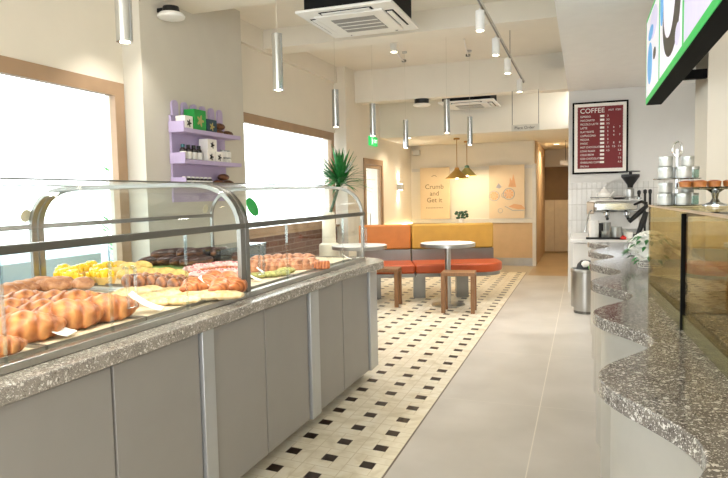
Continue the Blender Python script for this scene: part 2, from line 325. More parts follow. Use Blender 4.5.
# left window wall: band above the windows, low walls below
struct(B(-3.45, XW, -2.2, 8.1, 2.195, 2.88).build('wall_left', 'wall'))
struct(B(-3.45, XW, -2.2, 3.875, 0, .35).build('wall_left', 'parapet'))
struct(B(-3.45, XW, 5.33, 8.1, 0, .9).build('wall_left', 'brick')); struct(B(-3.45, XW+.04, 5.33, 8.09, .9, .93).build('trim_6', 'wood'))
struct(B(-3.45, XP, 3.875, 5.33, 0, 3.1).build('wall_left', 'pier'))
struct(MB().box(-3.45, XP, 8.09, 8.47, 0, 3.1).box(-3.45, XP, 8.47, 8.77, 0, 2.65).box(-3.45, XP, 9.69, 11.5, 0, 2.3).box(-3.45, XP, 8.77, 9.69, 1.885, 2.78).build('wall_left', 'wall'))
def window(n, y0, y1, z0, z1, mull):
    w = bpy.data.objects.new('window_%d' % n, None); COL.objects.link(w); w.location = (XW, y0, z0); w['_o'] = (XW, y0, z0); struct(w)
    f = .1; A, C = XW-.04, XW+.012
    MB().box(A, C, y0, y1, z1-f, z1).box(A, C, y0, y1, z0, z0+.07).box(A, C, y0, y0+f, z0+.07, z1-f).box(A, C, y1-f, y1, z0+.07, z1-f).build('window_frame', 'wood', w)
    MB().box(XW-.024, XW-.016, y0+f, y1-f, z0+.07, z1-f).build('pane', 'winglass', w)
window(1, -2.0, 3.86, .35, 2.195, []); window(2, 5.33, 8.03, .93, 2.195, [])
# glazed side door
d = bpy.data.objects.new('door_1', None); COL.objects.link(d); d.location = (XP-.1, 9.2, 0); d['_o'] = (XP-.1, 9.2, 0); struct(d)
MB().box(-3.16, XP+.02, 8.77, 8.84, 0, 1.885).box(-3.16, XP+.02, 9.62, 9.69, 0, 1.885).box(-3.16, XP+.02, 8.84, 9.62, 1.80, 1.885).build('door_frame', 'wood', d)
MB().box(-3.13, -3.095, 8.845, 8.89, 0, 1.79).box(-3.13, -3.095, 9.56, 9.615, 0, 1.79).box(-3.13, -3.095, 8.89, 9.56, 0, .12).box(-3.13, -3.095, 8.89, 9.56, 1.74, 1.79).build('door_leaf', 'wood', d)
B(-3.118, -3.108, 8.89, 9.56, .12, 1.74).build('pane', 'winglass', d)
MB().tube([(-3.095, 8.93, .85), (-3.06, 8.93, .85), (-3.06, 8.93, 1.05), (-3.095, 8.93, 1.05)], .008).build('door_handle', 'steel', d)
# back wall of the alcove, dado, picture rails, metal skirting
YB = 11.5
struct(B(-3.45, -.83, YB, YB+.12, 0, 2.3).build('wall_back', 'wall'))
struct(B(XP, -.83, YB-.02, YB, .1, .775).build('trim_7', 'dado')); struct(B(XP, -.83, YB-.03, YB, 0, .14).build('baseboard_back', 'satin'))
struct(B(XP, XP+.02, 9.69, YB-.02, 0, .775).build('trim_8', 'dado'))
struct(B(XP+.02, -.86, YB-.035, YB, 1.75, 1.81).build('trim_9', 'rail')); struct(B(XP+.02, -.86, YB-.05, YB, .78, .86).build('trim_10', 'rail'))
struct(B(-.86, -.8, YB-.04, YB+.16, 0, 1.83).build('trim_11', 'rail'))
# passage
struct(B(-.86, -.80, YB+.12, 14.3, 0, 2.24).build('wall_passage', 'dado')); struct(B(-.19, -.12, 8.6, 14.3, 0, 2.3).build('wall_passage', 'wall'))
struct(B(-.9, -.12, 14.2, 14.3, 1.87, 2.3).build('wall_far', 'wall')); struct(B(-.9, -.12, 14.2, 14.3, 0, 1.87).build('wall_far', 'dado'))
d = bpy.data.objects.new('door_2', None); COL.objects.link(d); d.location = (-.55, 14.17, 0); d['_o'] = (-.55, 14.17, 0); struct(d)
B(-.8, -.21, 14.15, 14.19, 1.15, 1.86).build('upper_panel', 'darkwood', d); MB().box(-.8, -.6, 14.15, 14.19, .02, 1.14).box(-.59, -.21, 14.15, 14.19, .02, 1.14).build('lower_panel', 'kraft', d)
# coffee wall and right side
struct(B(-.185, 2.6, 8.5, 8.6, 0, 2.65).build('wall_coffee', 'wallgrey'))
struct(B(-.18, 2.3, 8.47, 8.5, .75, 1.43).build('trim_12', 'splash'))
struct(B(.66, 2.6, 4.0, 4.42, 0, 2.6).build('wall_right', 'wall')); struct(B(2.45, 2.6, -2.2, 4.0, 0, 3.1).build('wall_right', 'wall')); struct(B(2.45, 2.6, 4.42, 8.5, 0, 2.6).build('wall_right', 'wallgrey'))
struct(B(-.19, 2.6, 3.98, 4.0, 2.6, 3.1).build('wall_soffit', 'wallgrey'))
# street outside the windows
g = B(-16, -3.46, -9, 22, -.16, -.06).build('ground', 'pave'); struct(g)
g = B(-4.75, -4.6, -3, 5.0, -.06, .8).build('wall_street', 'parapet'); struct(g)

# ------------------------------------------------------------------ left counter
def arc(cx, cy, r, a0, a1, n=10): return [(cx+r*math.cos(math.radians(a0+(a1-a0)*i/n)), cy+r*math.sin(math.radians(a0+(a1-a0)*i/n))) for i in range(n+1)]
plan = [(-1.40, .3), (-1.40, 3.6), (-1.39, 3.85), (-1.365, 4.03), (-1.35, 4.14), (-1.352, 4.22), (-1.375, 4.30), (-1.42, 4.37), (-1.49, 4.43), (-1.57, 4.47), (-1.68, 4.5)]+arc(-2.6, 4.2, .3, 90, 180)+[(-2.9, .3)]
wt = MB().prism(plan, 'z', .80, .85).build('counter_worktop', 'terr', bevel=.006)
tag(wt, 'long grey terrazzo worktop with rounded end under the pastry cases', 'worktop')
units = [('left unit with doors nearest the camera', .3, 2.06, [(.3, .58), (.58, 1.09), (1.09, 1.574), (1.58, 2.055)], 2.06, 2.14),
         ('middle unit between two silver posts', 2.14, 3.08, [(2.145, 2.587), (2.593, 3.075)], 3.085, 3.2),
         ('end unit under the rounded worktop end', 3.2, 4.09, [(3.21, 3.60), (3.606, 4.085)], 4.09, 4.25)]
for i, (nm, y0, y1, doors, p0, p1) in enumerate(units):
    t = thing('counter_cabinet', 'taupe grey counter cabinet, '+nm, 'cabinet', (-2.1, (y0+p1)/2, 0), 'taupe cabinets of the pastry counter')
    B(-2.85, -1.455, y0, p1, .08, .80).build('carcass', 'taupedk' if 0 else 'taupe', t)
    B(-2.8, -1.53, y0, p1-.02, 0, .08).build('plinth', 'kick', t)
    for a, b in doors: B(-1.455, -1.43, a+.003, b-.003, .085, .79).build('door', 'taupe', t, bevel=.002)
    B(-1.455, -1.415, p0, p1, .08, .798).build('post', 'silver', t, bevel=.003)['label'] = 'silver metal post'
    if i == 2: B(-2.85, -1.42, 4.251, 4.262, .08, .798).build('end_panel', 'taupe', t)

# ------------------------------------------------------------------ curved glass cases
PROF = [(-1.50, .87), (-1.50, 1.19), (-1.508, 1.235), (-1.523, 1.275), (-1.545, 1.31), (-1.575, 1.342), (-1.615, 1.367), (-1.665, 1.386), (-1.73, 1.397), (-1.82, 1.401)]
FULL = PROF + [(-4.29-x, z) for x, z in PROF[::-1]]
def offset(p, d):
    o = []
    for i, (x, z) in enumerate(p):
        a = p[max(i-1, 0)]; b = p[min(i+1, len(p)-1)]; tx, tz = b[0]-a[0], b[1]-a[1]; l = math.hypot(tx, tz); o.append((x-tz/l*d, z+tx/l*d))
    return o
def sheet(p, d): return p + offset(p, d)[::-1]
def strip(mb, p, d, y0, y1):
    q = offset(p, d); n = len(p)
    vs = [(x, y0, z) for x, z in p]+[(x, y0, z) for x, z in q]+[(x, y1, z) for x, z in p]+[(x, y1, z) for x, z in q]; fs = []
    for i in range(n-1):
        fs += [(i, i+1, n+i+1, n+i), (2*n+i, 3*n+i, 3*n+i+1, 2*n+i+1), (i, 2*n+i, 2*n+i+1, i+1), (n+i, n+i+1, 3*n+i+1, 3*n+i)]
    fs += [(0, n, 3*n, 2*n), (n-1, 3*n-1, 4*n-1, 2*n-1)]
    return mb.add(vs, fs)
def case(y0, y1, label, joints, arcs):
    t = thing('pastry_case', label, 'display case', (-2.145, (y0+y1)/2, .85), 'curved glass pastry cases')
    MB().box(-2.79, -2.76, y0, y1, .85, .875).box(-1.53, -1.495, y0, y1, .85, .875).box(-2.76, -1.53, y0, y0+.03, .85, .875).box(-2.76, -1.53, y1-.03, y1, .85, .875).build('base_frame', 'steel', t, bevel=.003)
    B(-2.76, -1.53, y0+.03, y1-.03, .852, .866).build('deck', 'white', t)
    lower = MB(); ys = [y0+.02]+joints+[y1-.02]
    for a, b in zip(ys[:-1], ys[1:]): B(-1.513, -1.505, a+.002, b-.002, .875, 1.178).build('front_pane', 'glass', t)
    for j in joints:
        B(-1.516, -1.502, j-.0012, j+.0012, .876, 1.178).build('pane_joint', 'acrylic', t)
    B(-2.785, -2.777, y0+.02, y1-.02, .875, 1.178).build('back_pane', 'glass', t)
    B(-1.52, -1.494, y0, y1, 1.178, 1.204).build('front_rail', 'darkmetal', t, bevel=.003); B(-2.796, -2.77, y0, y1, 1.178, 1.204).build('back_rail', 'framesteel', t, bevel=.003)
    up = [p for p in FULL if p[1] > 1.18]
    up = [(-1.508, 1.205)]+up[1:-1]+[(-2.782, 1.205)]
    strip(MB(), up, .006, y0+.02, y1-.02).build('curved_glass', 'glass', t)
    MB().box(-1.83, -1.78, y0+.01, y1-.01, 1.398, 1.404).build('top_rail', 'darkmetal', t); MB().box(-2.51, -2.46, y0+.01, y1-.01, 1.398, 1.404).build('top_rail', 'darkmetal', t)
    B(-1.56, -1.545, y0+.05, y1-.05, 1.186, 1.194).build('light_strip', 'caseled', t)
    for xx, tl in ((-1.56, .6),):
        l = lamp('case led', 'AREA', (xx, (y0+y1)/2, 1.18), 1.5*(y1-y0), (1, .96, .9), .02, rot=(0, tl, 0)); l.data.shape = 'RECTANGLE'; l.data.size = .03; l.data.size_y = y1-y0-.1
    for a, w in arcs: strip(MB(), FULL, .022, a-w/2, a+w/2)  .build('arc_frame', 'framesteel', t, bevel=.002)
    return t
ca = case(.3, 2.555, 'long curved glass pastry case at left, full of croissants and buns', [at(2, 300, 'x', -1.51)[1], at(111, 300, 'x', -1.51)[1], at(187, 290, 'x', -1.51)[1]], [(2.535, .036)])
cb = case(2.56, 4.245, 'shorter curved glass pastry case with green sticker, nearest the plant', [at(287, 260, 'x', -1.51)[1], at(343, 250, 'x', -1.51)[1]], [(2.58, .036), (4.232, .02)])
for c, ys in ((ca, (1.74,)), (cb, (2.66, 4.19))):
    for y in ys:
        m = MB().tube([(-1.49, y-.02, 1.09), (-1.475, y-.02, 1.09), (-1.475, y-.02, .95), (-1.475, y+.02, .95), (-1.475, y+.02, 1.09), (-1.49, y+.02, 1.09)], .006); m.build('door_handle', 'acrylic', c)['label'] = 'clear acrylic handle'
def disc(c, r, axis_n, th, n=24):
    """flat disc with normal axis_n"""
    nn = Vector(axis_n).normalized(); u = nn.orthogonal().normalized(); w = nn.cross(u); c = Vector(c)
    ring = [u*math.cos(2*PI*i/n)*r+w*math.sin(2*PI*i/n)*r for i in range(n)]
    return MB().add([c+q for q in ring]+[c+q+nn*th for q in ring], [tuple(range(n))[::-1], tuple(range(n, 2*n))]+[(i, (i+1) % n, n+(i+1) % n, n+i) for i in range(n)])
p = at(250, 205, 'x', -1.525); disc((-1.513, p[1], 1.277), .048, (.93, 0, .36), .003).build('sticker', 'sticker', cb)['label'] = 'round green sticker'
for c, q in ((ca, (26, 216)), (cb, (205.5, 209))):
    p = at(*q, 'x', -2.79); disc((-2.788, p[1], p[2]), .034, (-.97, 0, .24), .003).build('sticker', 'stickerb', c)['label'] = 'round cream sticker'

# trays
cols = [(1.0, 1.43), (1.44, 1.89), (1.90, 2.42), (2.62, 3.15), (3.16, 3.72), (3.73, 4.18)]
tn = ['holding the almond pastry at far left', 'under the big croissants', 'under the flat cream pastries', 'under the green pistachio pastries', 'under the long row of brown rolls', 'at the rounded end by the dark loaf']
for i, (a, b) in enumerate(cols):
    for (x0, x1, w) in ((-1.545, -2.12, 'front'), (-2.16, -2.75, 'back')):
        t = thing('serving_tray', '%s grey tray lined with beige paper, %s' % (w, tn[i]) if w == 'front' else 'back grey pastry tray behind the front one %s' % tn[i], 'tray', ((x0+x1)/2, (a+b)/2, .866), 'grey pastry trays')
        MB().box(x0, x1, a, b, .866, .872).box(x0, x0-.008, a, b, .872, .884).box(x1, x1+.008, a, b, .872, .884).box(x0-.008, x1+.008, a, a+.006, .872, .884).box(x0-.008, x1+.008, b-.006, b, .872, .884).build('pan', 'tray', t)
        B(x0-.01, x1+.01, a+.008, b-.008, .872, .876).build('paper_liner', 'kraft', t)
ZT = .876
# ---------------- pastry kinds (built once each, copies share the mesh)
def croissant_mb():
    m = MB(); n = 56; pts = []; rr = []
    for i in range(n+1):
        s = -1+2*i/n; a = s*1.0
        pts.append((math.sin(a)*.11, (1-math.cos(a))*.10, .042)); seg = (abs(s)*3.6) % 1.0
        rr.append((.048*(1-abs(s)**1.7)+.009)*(.84+.2*(1-seg)**.6))
    m.tube(pts, rr, 18); m.v = [(x, y, max(0, z*.84)) for x, y, z in m.v]; return m
def roll_mb(l=.07, r=.026):
    m = MB(); m.ell((0, 0, r*.9), l, r, r, 16, 10, lambda p: 1+.05*math.sin(p[0]*14)); m.v = [(x, y, max(0, z)) for x, y, z in m.v]; return m
def proto(name, cat, label, group): return thing(name, label, cat, (0, 0, 0), group)
def run(pr, places, labeller, first=[None]):
    for k, (x, y, z, rz, tl, sc) in enumerate(places):
        lab = labeller(k)
        if k == 0:
            pr.location = (x, y, z); pr.rotation_euler = (tl, 0, rz); pr.scale = (sc,)*3; pr['label'] = lab
        else: dup(pr, (x, y, z), rz, lab, tl, sc)
def rnd(a): return random.uniform(-a, a)
def onmesh(name, mb, m, cat, group, sub=0):
    o = mb.build(name, m, sub=sub); 
    org = o['_o']
    for v in o.data.vertices: v.co += Vector(org)
    o['_o'] = (0, 0, 0); o.location = (0, 0, 0); return tag(o, '', cat, group)
# croissants
pr = onmesh('croissant', croissant_mb(), 'croi', 'croissant', 'big golden croissants in the left case', 1)
pl = []; cl = []
for r, xx in enumerate((-1.68, -1.82, -1.96, -2.09)):
    for c, yy in enumerate((1.49, 1.66, 1.83)):
        pl.append((xx+rnd(.012), yy+.01*r+rnd(.01), ZT, .75+rnd(.12), 0, 1.28+rnd(.08))); cl.append((r, c))
cn = ['at the left edge', 'above the small card', 'beside the cream pastries']
run(pr, pl, lambda k: 'golden croissant in the %s row from the glass, %s' % (ORD[cl[k][0]], cn[cl[k][1]]))
tag(dup(pr, (-1.60, 1.32, ZT), .9, 'short croissant alone on the front left tray, cut by the picture edge', 0, .75), 'short croissant alone on the front left tray, cut by the picture edge', 'croissant')
# rolls behind the croissants
def along(px, z): return at(px[0], px[1], 'z', z)
def seq(pxs, z, base_z, rz, sc=1.0, jr=.12): 
    o = []
    for q in pxs:
        p = at(q[0], q[1], 'z', z); o.append((p[0], p[1], base_z, rz+rnd(jr), 0, sc*(1+rnd(.05))))
    return o
pr = onmesh('sausage_roll', roll_mb(.085, .035), 'roll', 'roll', 'brown rolls lying behind the croissants')
pl = seq([(2, 291), (12, 289), (22, 286.5), (32, 284.5), (42, 282)], .91, ZT, .4, 1.0)
run(pr, pl, lambda k: 'pale brown roll behind the croissants, %s from the left in its row of five' % ORD[k])
for k, q in enumerate(seq([(52, 284.5), (60, 283.5)], .91, ZT, .4, 1.05)): dup(pr, q[:3], q[3], 'pale brown roll just left of the yellow tarts, %s one of the pair' % ('left' if k == 0 else 'right'), 0, q[5])
# round bun between the yellow tarts
o = onmesh('round_bun', MB().ell((0, 0, .032), .06, .05, .034, 16, 10), 'roll', 'bun', None); p = at(83, 285, 'z', .9); o.location = (p[0], p[1], ZT); o['label'] = 'single round brown bun in front of the yellow mango tarts'
# mango tarts
pr = thing('mango_tart', '', 'tart', (0, 0, 0), 'yellow mango tarts at the back of the left case')
MB().lathe([(.03, 0), (.042, .03), (.038, .03), (.036, .024)], n=20).build('pastry_shell', 'yellowp', pr)
m = MB()
for k in range(9):
    a = k*2.4; rr = .01+.02*(k/9); x, y, z = math.cos(a)*rr, math.sin(a)*rr, .03+.02*(1-k/9)
    m.box(x-.011, x+.011, y-.010, y+.010, z-.012, z+.012)
m.build('mango_cubes', 'mango', pr, bevel=.004)
tp = [(64, 279), (73, 275.5), (82, 273), (91, 270.5), (99, 273.5), (96, 278.5), (106, 279.5), (72, 282), (107, 271.5), (64, 273.5)]
run(pr, seq(tp, .9, ZT, 0, 1.35, .6), lambda k: 'yellow mango cube tart, %s' % ['far left of the cluster, lower', 'left of centre at the back', 'at the top middle of the cluster', 'right of the top middle', 'right side above the bun', 'right of the round bun', 'at the far right front', 'front left beside the bun', 'at the far right back', 'at the far left back'][k])
# pale yellow danishes
pr = onmesh('custard_danish', MB().ell((0, 0, .025), .06, .045, .03, 16, 8, lambda p: 1+.08*math.cos(3*math.atan2(p[1], p[0]))), 'yellowp', 'pastry', 'pale yellow danishes')
run(pr, seq([(118, 267), (129, 268.5), (141, 267), (142, 273), (154, 274), (166, 274.5), (178, 275.5), (127, 275), (113, 273.5)], .9, ZT, .3, 1.1, .5), lambda k: 'pale golden danish, %s' % ['at the back left of its group', 'second in the back row', 'third in the back row by the green liner', 'above the first striped bun', 'above the second striped bun', 'above the third striped bun', 'beside the pink pastries', 'at the left over the dark edge', 'nearest the mango tarts'][k])
# striped brown buns
m = MB()
for k in range(4): m.ell((-.045+.03*k, 0, .032), .026, .045-.004*abs(k-1.5), .034, 12, 8)
pr = onmesh('striped_bun', m, 'twist', 'bun', 'striped brown buns in a row')
run(pr, seq([(137, 282), (149, 283), (161, 283), (172, 284.5), (183, 286)], .905, ZT+.002, 1.2, 1.15), lambda k: 'striped dark brown bun, %s from the left in the middle row' % ORD[k])
pr = onmesh('glazed_croissant', croissant_mb(), 'redp2', 'croissant', 'red brown glazed croissants', 1)
run(pr, seq([(193, 288), (207, 286), (221, 289), (236, 287), (229, 281), (214, 280)], .905, ZT+.002, 2.1, .95), lambda k: 'red brown glazed croissant, %s' % ['at the left of the glazed row', 'second along the glazed row', 'in front beside the price card', 'against the case post', 'at the back right of its group', 'at the back left of its group'][k])
# chocolate eclairs
pr = thing('chocolate_eclair', '', 'eclair', (0, 0, 0), 'dark chocolate eclairs heaped at the back')
MB().ell((0, 0, .022), .085, .024, .022, 16, 9).build('choux', 'bread', pr)
m = MB().ell((0, 0, .03), .083, .025, .02, 16, 8); m.v = [(x, y, max(z, .028)) for x, y, z in m.v]; m.build('icing', 'choc', pr)
ep = [(153, 262), (162, 260), (171, 261), (181, 262), (191, 262.5), (201, 262), (211, 259), (221, 258.5), (231, 257.5), (165, 255), (176, 254), (187, 253.5), (198, 254), (209, 253), (220, 253)]
places = []
for i, q in enumerate(ep):
    zz = .905 if i < 9 else .945
    p = at(q[0], q[1], 'z', zz); places.append((p[0], p[1], ZT+(0.004 if i < 9 else .045), 1.4+rnd(.2), 0, 1.35))
run(pr, places, lambda k: 'dark chocolate eclair, %s from the left in the %s layer' % ((ORD[k], 'lower') if k < 9 else (ORD[k-9], 'upper')))
g = B(-2.75, -2.2, 3.0, 3.5, .876, .879).build('leaf_liner', 'greenliner'); tag(g, 'flat green leaf liner under the chocolate eclairs', 'liner')
g.location.z = .8765
# pink pastries
pr = thing('pink_pastry', '', 'pastry', (0, 0, 0), 'pink iced pastries with red crumbs')
MB().ell((0, 0, .022), .05, .04, .022, 14, 8).build('crust', 'redp2', pr)
m = MB().ell((0, 0, .034), .047, .038, .02, 16, 8); m.build('icing', 'pinkp', pr)
m = MB()
for k in range(14):
    a = random.uniform(0, 6.28); r = random.uniform(0, .034); m.ell((math.cos(a)*r, math.sin(a)*r*.8, .034+.019*math.sqrt(max(0, 1-(r/.047)**2))), .004, .004, .003, 6, 4)
m.build('crumbs', 'crumb', pr)
pp = [(191, 271), (200, 268.5), (209, 267), (219, 266), (229, 265.5), (239, 265.5), (198, 276), (209, 275), (220, 273.5), (231, 273), (241, 273)]
run(pr, seq(pp, .91, ZT, .3, 1.15, .6), lambda k: 'pink iced pastry with red crumbs, %s from the left in the %s row' % ((ORD[k], 'back') if k < 6 else (ORD[k-6], 'front')))
# flat cream pastries
m = MB().ell((0, 0, .016), .085, .05, .02, 20, 8, lambda p: 1+.06*math.sin(9*math.atan2(p[1], p[0]))+.04*math.sin(p[0]*18)); m.v = [(x, y, max(0, z)) for x, y, z in m.v]
pr = onmesh('almond_pastry', m, 'flaky', 'pastry', 'flat cream almond pastries')
fp = [(122, 296), (134, 292), (147, 297), (160, 302), (168, 295), (181, 301), (192, 296), (204, 297), (152, 289.5), (176, 291), (213, 294.5), (226, 296), (132, 300)]
run(pr, seq(fp, .89, ZT+.001, .5, .98, .6), lambda k: 'flat cream almond pastry, %s' % ['by the acrylic handle at left', 'second in the back row', 'third along the middle row', 'in front, right of the large card', 'centre of the tray', 'in front at the pane joint', 'under the glazed croissants', 'right of the pane joint', 'at the back under the second bun', 'at the back under the fourth bun', 'touching the front card at right', 'nearest the case post', 'behind the last big croissant'][k])
# case two: row of brown rolls
m = MB()
for k in range(3): m.lathe([(.05-.012*k, 0), (.053-.012*k, .03), (.045-.012*k, .055+.006*k)], (0, 0, 0), 18)
m.ell((0, 0, .03), .054, .054, .034, 18, 8)
pr = onmesh('cinnamon_roll', m, pastry('rosy brown roll crust', '#cf9a70', '#ad6f48', '#6e3f22', 34, .42, 7.0, .6), 'roll', 'rosy brown rolls in the second case')
rp = [(252, 266), (261, 265.5), (270, 265), (279, 264.5), (288, 264), (296, 264), (304, 263.5), (312, 263), (258, 260), (268, 259.5), (278, 259), (288, 258.8), (298, 258.5), (308, 258.5)]
run(pr, seq(rp, .91, ZT, .3, 1.02, .6), lambda k: 'rosy brown roll in the second case, %s from the left in the %s row' % ((ORD[k], 'front') if k < 8 else (ORD[k-8], 'back')))
pr = onmesh('pistachio_pastry', MB().ell((0, 0, .014), .055, .04, .018, 14, 7, lambda p: 1+.1*math.sin(7*math.atan2(p[1], p[0]))), 'pistach', 'pastry', 'green pistachio pastries by the cards')
run(pr, seq([(255, 277), (272, 275.5), (281, 274), (286, 271.5)], .885, ZT, .4, 1.1, .5), lambda k: 'green pistachio pastry, %s' % ['next to the case post', 'between the two white cards', 'right of the middle card', 'hidden behind the middle card'][k])
o = onmesh('loaf_cake', B(-.05, .05, -.035, .035, 0, .05), 'redp2', 'cake', None); p = at(322, 268, 'z', .88); o.location = (p[0], p[1], ZT); o.rotation_euler.z = .4
q = o.modifiers.new('bevel', 'BEVEL'); q.width = .012; q.segments = 3; o['label'] = 'small brown loaf cake at the right end of the second case'
# price cards
def card_mb():
    m = MB(); n = 8; w = .055; pts = []
    for i in range(n+1):
        t = i/n; pts.append((t*.075-.03, .006+.03*t*t+.012*t))
    pts = pts+[(x, z+.002) for x, z in pts[::-1]]; m.prism(pts, 'y', -w/2, w/2); return m
pr = onmesh('price_card', card_mb(), 'paper', 'card', 'white price cards in the pastry cases')
cps = [(58, 335, .9, 1.55), (150, 310, .9, 1.6), (216, 291, .9, 1.6), (265, 274.5, .88, 1.0), (255, 280, .88, 1.0), (292, 268, .88, 1.0), (303, 267, .88, 1.0), (348, 259, .88, .9)]
cn = ['in front of the big croissants', 'between the croissants and the cream pastries', 'in front of the glazed croissants', 'among the green pistachio pastries', 'just right of the case post', 'below the rosy rolls, left one of two', 'below the rosy rolls, right one of two', 'at the rounded end of the second case']
run(pr, [(*at(x, y, 'z', .885)[:2], ZT+.002, PI+.35+rnd(.15), 0, s) for x, y, z, s in cps], lambda k: 'blank looking white price card '+cn[k])
# clear bin at the back of case two
a = at(257, 258, 'z', .88); y0 = 3.62
t = thing('acrylic_bin', 'low bluish clear plastic bin behind the rosy rolls', 'bin', (-2.45, y0+.33, .876))
m = MB().box(-2.58, -2.32, y0, y0+.006, .877, .97).box(-2.58, -2.32, y0+.64, y0+.646, .877, .97).box(-2.326, -2.32, y0, y0+.64, .877, .97).box(-2.58, -2.574, y0, y0+.64, .877, .97).box(-2.57, -2.33, y0+.006, y0+.64, .877, .882)
m.build('tub', 'bluebin', t); MB().box(-2.585, -2.315, y0-.004, y0+.65, .970, .976).build('rim', 'bluebin', t)

# ------------------------------------------------------------------ lilac wall shelf with goods
XS = XP
Ya, Yb = 4.17, 4.95
t = thing('wall_shelf', 'lilac three tier shelf with scalloped top on the grey pier', 'shelf', (XS, (Ya+Yb)/2, 1.3))
m = B(XS+.001, XS+.02, Ya, Yb, 1.3, 1.99)
for k in range(6):
    w_ = (Yb-Ya)/6; c = Ya+w_*(k+.5); r = w_*.30; top = 2.115
    m.prism([(c-r, 1.99), (c+r, 1.99)]+[(c+r*math.cos(a), top-r+r*math.sin(a)) for a in np.linspace(0, PI, 9)], 'x', XS+.001, XS+.02)
m.build('back_panel', 'lilac', t)
SZ = (1.87, 1.625, 1.43)
for z in SZ:
    MB().box(XS+.02, XS+.15, Ya-.02, Yb+.04, z-.02, z).build('tier', 'lilac', t, bevel=.002)
    MB().box(XS+.15, XS+.162, Ya-.02, Yb+.04, z-.022, z+.012).box(XS+.02, XS+.162, Ya-.035, Ya-.02, z-.022, z+.065).build('lip', 'lilac', t, bevel=.002)
def gift(y, z, w, d, h, m, lab, cat='box', name='gift_box', mark=None, xc=XS+.085, rz=0):
    t = thing(name, lab, cat, (xc, y, z))
    B(xc-d/2, xc+d/2, y-w/2, y+w/2, z, z+h).build('carton', m, t, bevel=.003)
    if mark:
        mm = MB(); pr_ = lambda a: (.22+.09*math.cos(5*a))*min(w, h)
        mm.prism([(y+pr_(a)*math.cos(a), z+h*.5+pr_(a)*math.sin(a)) for a in np.linspace(0, 2*PI, 40, endpoint=False)], 'x', xc+d/2, xc+d/2+.001)
        mm.build('printed_emblem', mark, t)
    return t
gift(4.255, SZ[0], .105, .09, .115, 'paper', 'white gift box at the left of the top lilac tier', mark='inkb')
gift(4.405, SZ[0], .165, .10, .18, 'green', 'large green gift box on the top lilac tier', mark='shade2')
gift(4.58, SZ[0], .15, .09, .12, 'teal', 'dark teal gift box right of the green one', mark='shade2')
gift(4.555, SZ[1], .11, .09, .10, 'paper', 'white gift box, left one on the middle lilac tier', mark='inkb')
gift(4.68, SZ[1], .11, .09, .10, 'paper', 'white gift box, right one on the middle lilac tier', mark='inkb')
gift(4.575, SZ[1]+.10, .135, .09, .10, 'paper', 'white gift box stacked on two others on middle tier', mark='inkb')
def bag(y, z, lab, rz=0):
    o = onmesh('wrapped_loaf', MB().ell((0, 0, .025), .045, .07, .03, 14, 9), 'bread', 'loaf', 'dark wrapped loaves on the lilac shelf'); o.location = (XS+.085, y, z); o['label'] = lab; o.rotation_euler.z = rz
bag(4.735, SZ[0], 'dark brown loaf lying lower left at the end of the top tier'); bag(4.89, SZ[0], 'dark brown loaf at the far right of the top tier'); bag(4.76, SZ[0]+.055, 'dark brown loaf lying on top of another on the top tier')
bag(4.72, SZ[2], 'dark brown loaf at left of the pile on the bottom tier'); bag(4.875, SZ[2], 'dark brown loaf at right of the pile on the bottom tier'); bag(4.80, SZ[2]+.055, 'dark brown loaf on top of the pile on the bottom tier')
def bottle(y, z, r, h, body, cap, lab, grp, label=True, x=XS+.09):
    t = thing('bottle', lab, 'bottle', (x, y, z), grp)
    MB().lathe([(r*.95, 0), (r, .004), (r, h*.7), (r*.55, h*.82)], (x, y, z), 16).build('body', body, t)
    MB().cyl((x, y, z+h*.82), r*.62, h*.18, 16).build('cap', cap, t)
    if label: MB().lathe([(r*1.02, h*.15), (r*1.02, h*.58)], (x, y, z), 16, False).build('paper_label', 'jar', t)
for k in range(4): bottle(4.215+.072*k, SZ[1], .026, .135, 'jardk', 'jarteal' if k == 0 else 'black', 'dark bottle with white label, %s from left on the middle tier' % ORD[k], 'dark labelled bottles on the middle tier')
for r in range(2):
    for k in range(3): bottle(4.785+.052*k, SZ[1]+(.063 if r else 0), .024, .062, 'jar', 'silver', 'small white jar, %s %s of the stack on the middle tier' % (['left', 'middle', 'right'][k], ['bottom', 'top'][r]), 'small white jars on the middle tier', False)
for k in range(7): bottle(4.215+.06*k, SZ[2], .024, .075, 'jardk', 'paper', 'small dark jar with white lid, %s from left on the bottom tier' % ORD[k], 'small jars on the bottom tier')

# ------------------------------------------------------------------ ceiling things
def pend(px, py, d, lab, Lh=.35):
    p = np.array([0, 0, EYE])+ray(px, py)*d; x, y, z = (float(q) for q in p)
    top = 3.1
    if 4.1 < y < 4.55: top = 2.87
    t = thing('tube_pendant', lab, 'pendant lamp', (x, y, z), 'chrome tube pendant lamps')
    m = MB()
    for k in range(2): pass
    n = 28; prof = []
    for i in range(n):
        a = 2*PI*i/n; r = .032*(1+.10*abs(math.cos(2.5*a))**.5-.05); prof.append((x+r*math.cos(a), y+r*math.sin(a)))
    MB().prism(prof, 'z', z, z+Lh).build('tube', 'chrome', t)
    MB().cyl((x, y, z-.002), .02, .004, 16).build('bulb', 'bulb', t)
    MB().cyl((x, y, z+Lh), .0018, top-z-Lh, 6).build('cord', 'cord', t)
    MB().cyl((x, y, top-.02), .03, .02, 16).build('ceiling_rose', 'silver', t)
    lamp('pendant light', 'SPOT', (x, y, z-.02), 14, angle=2.2, size=.03)
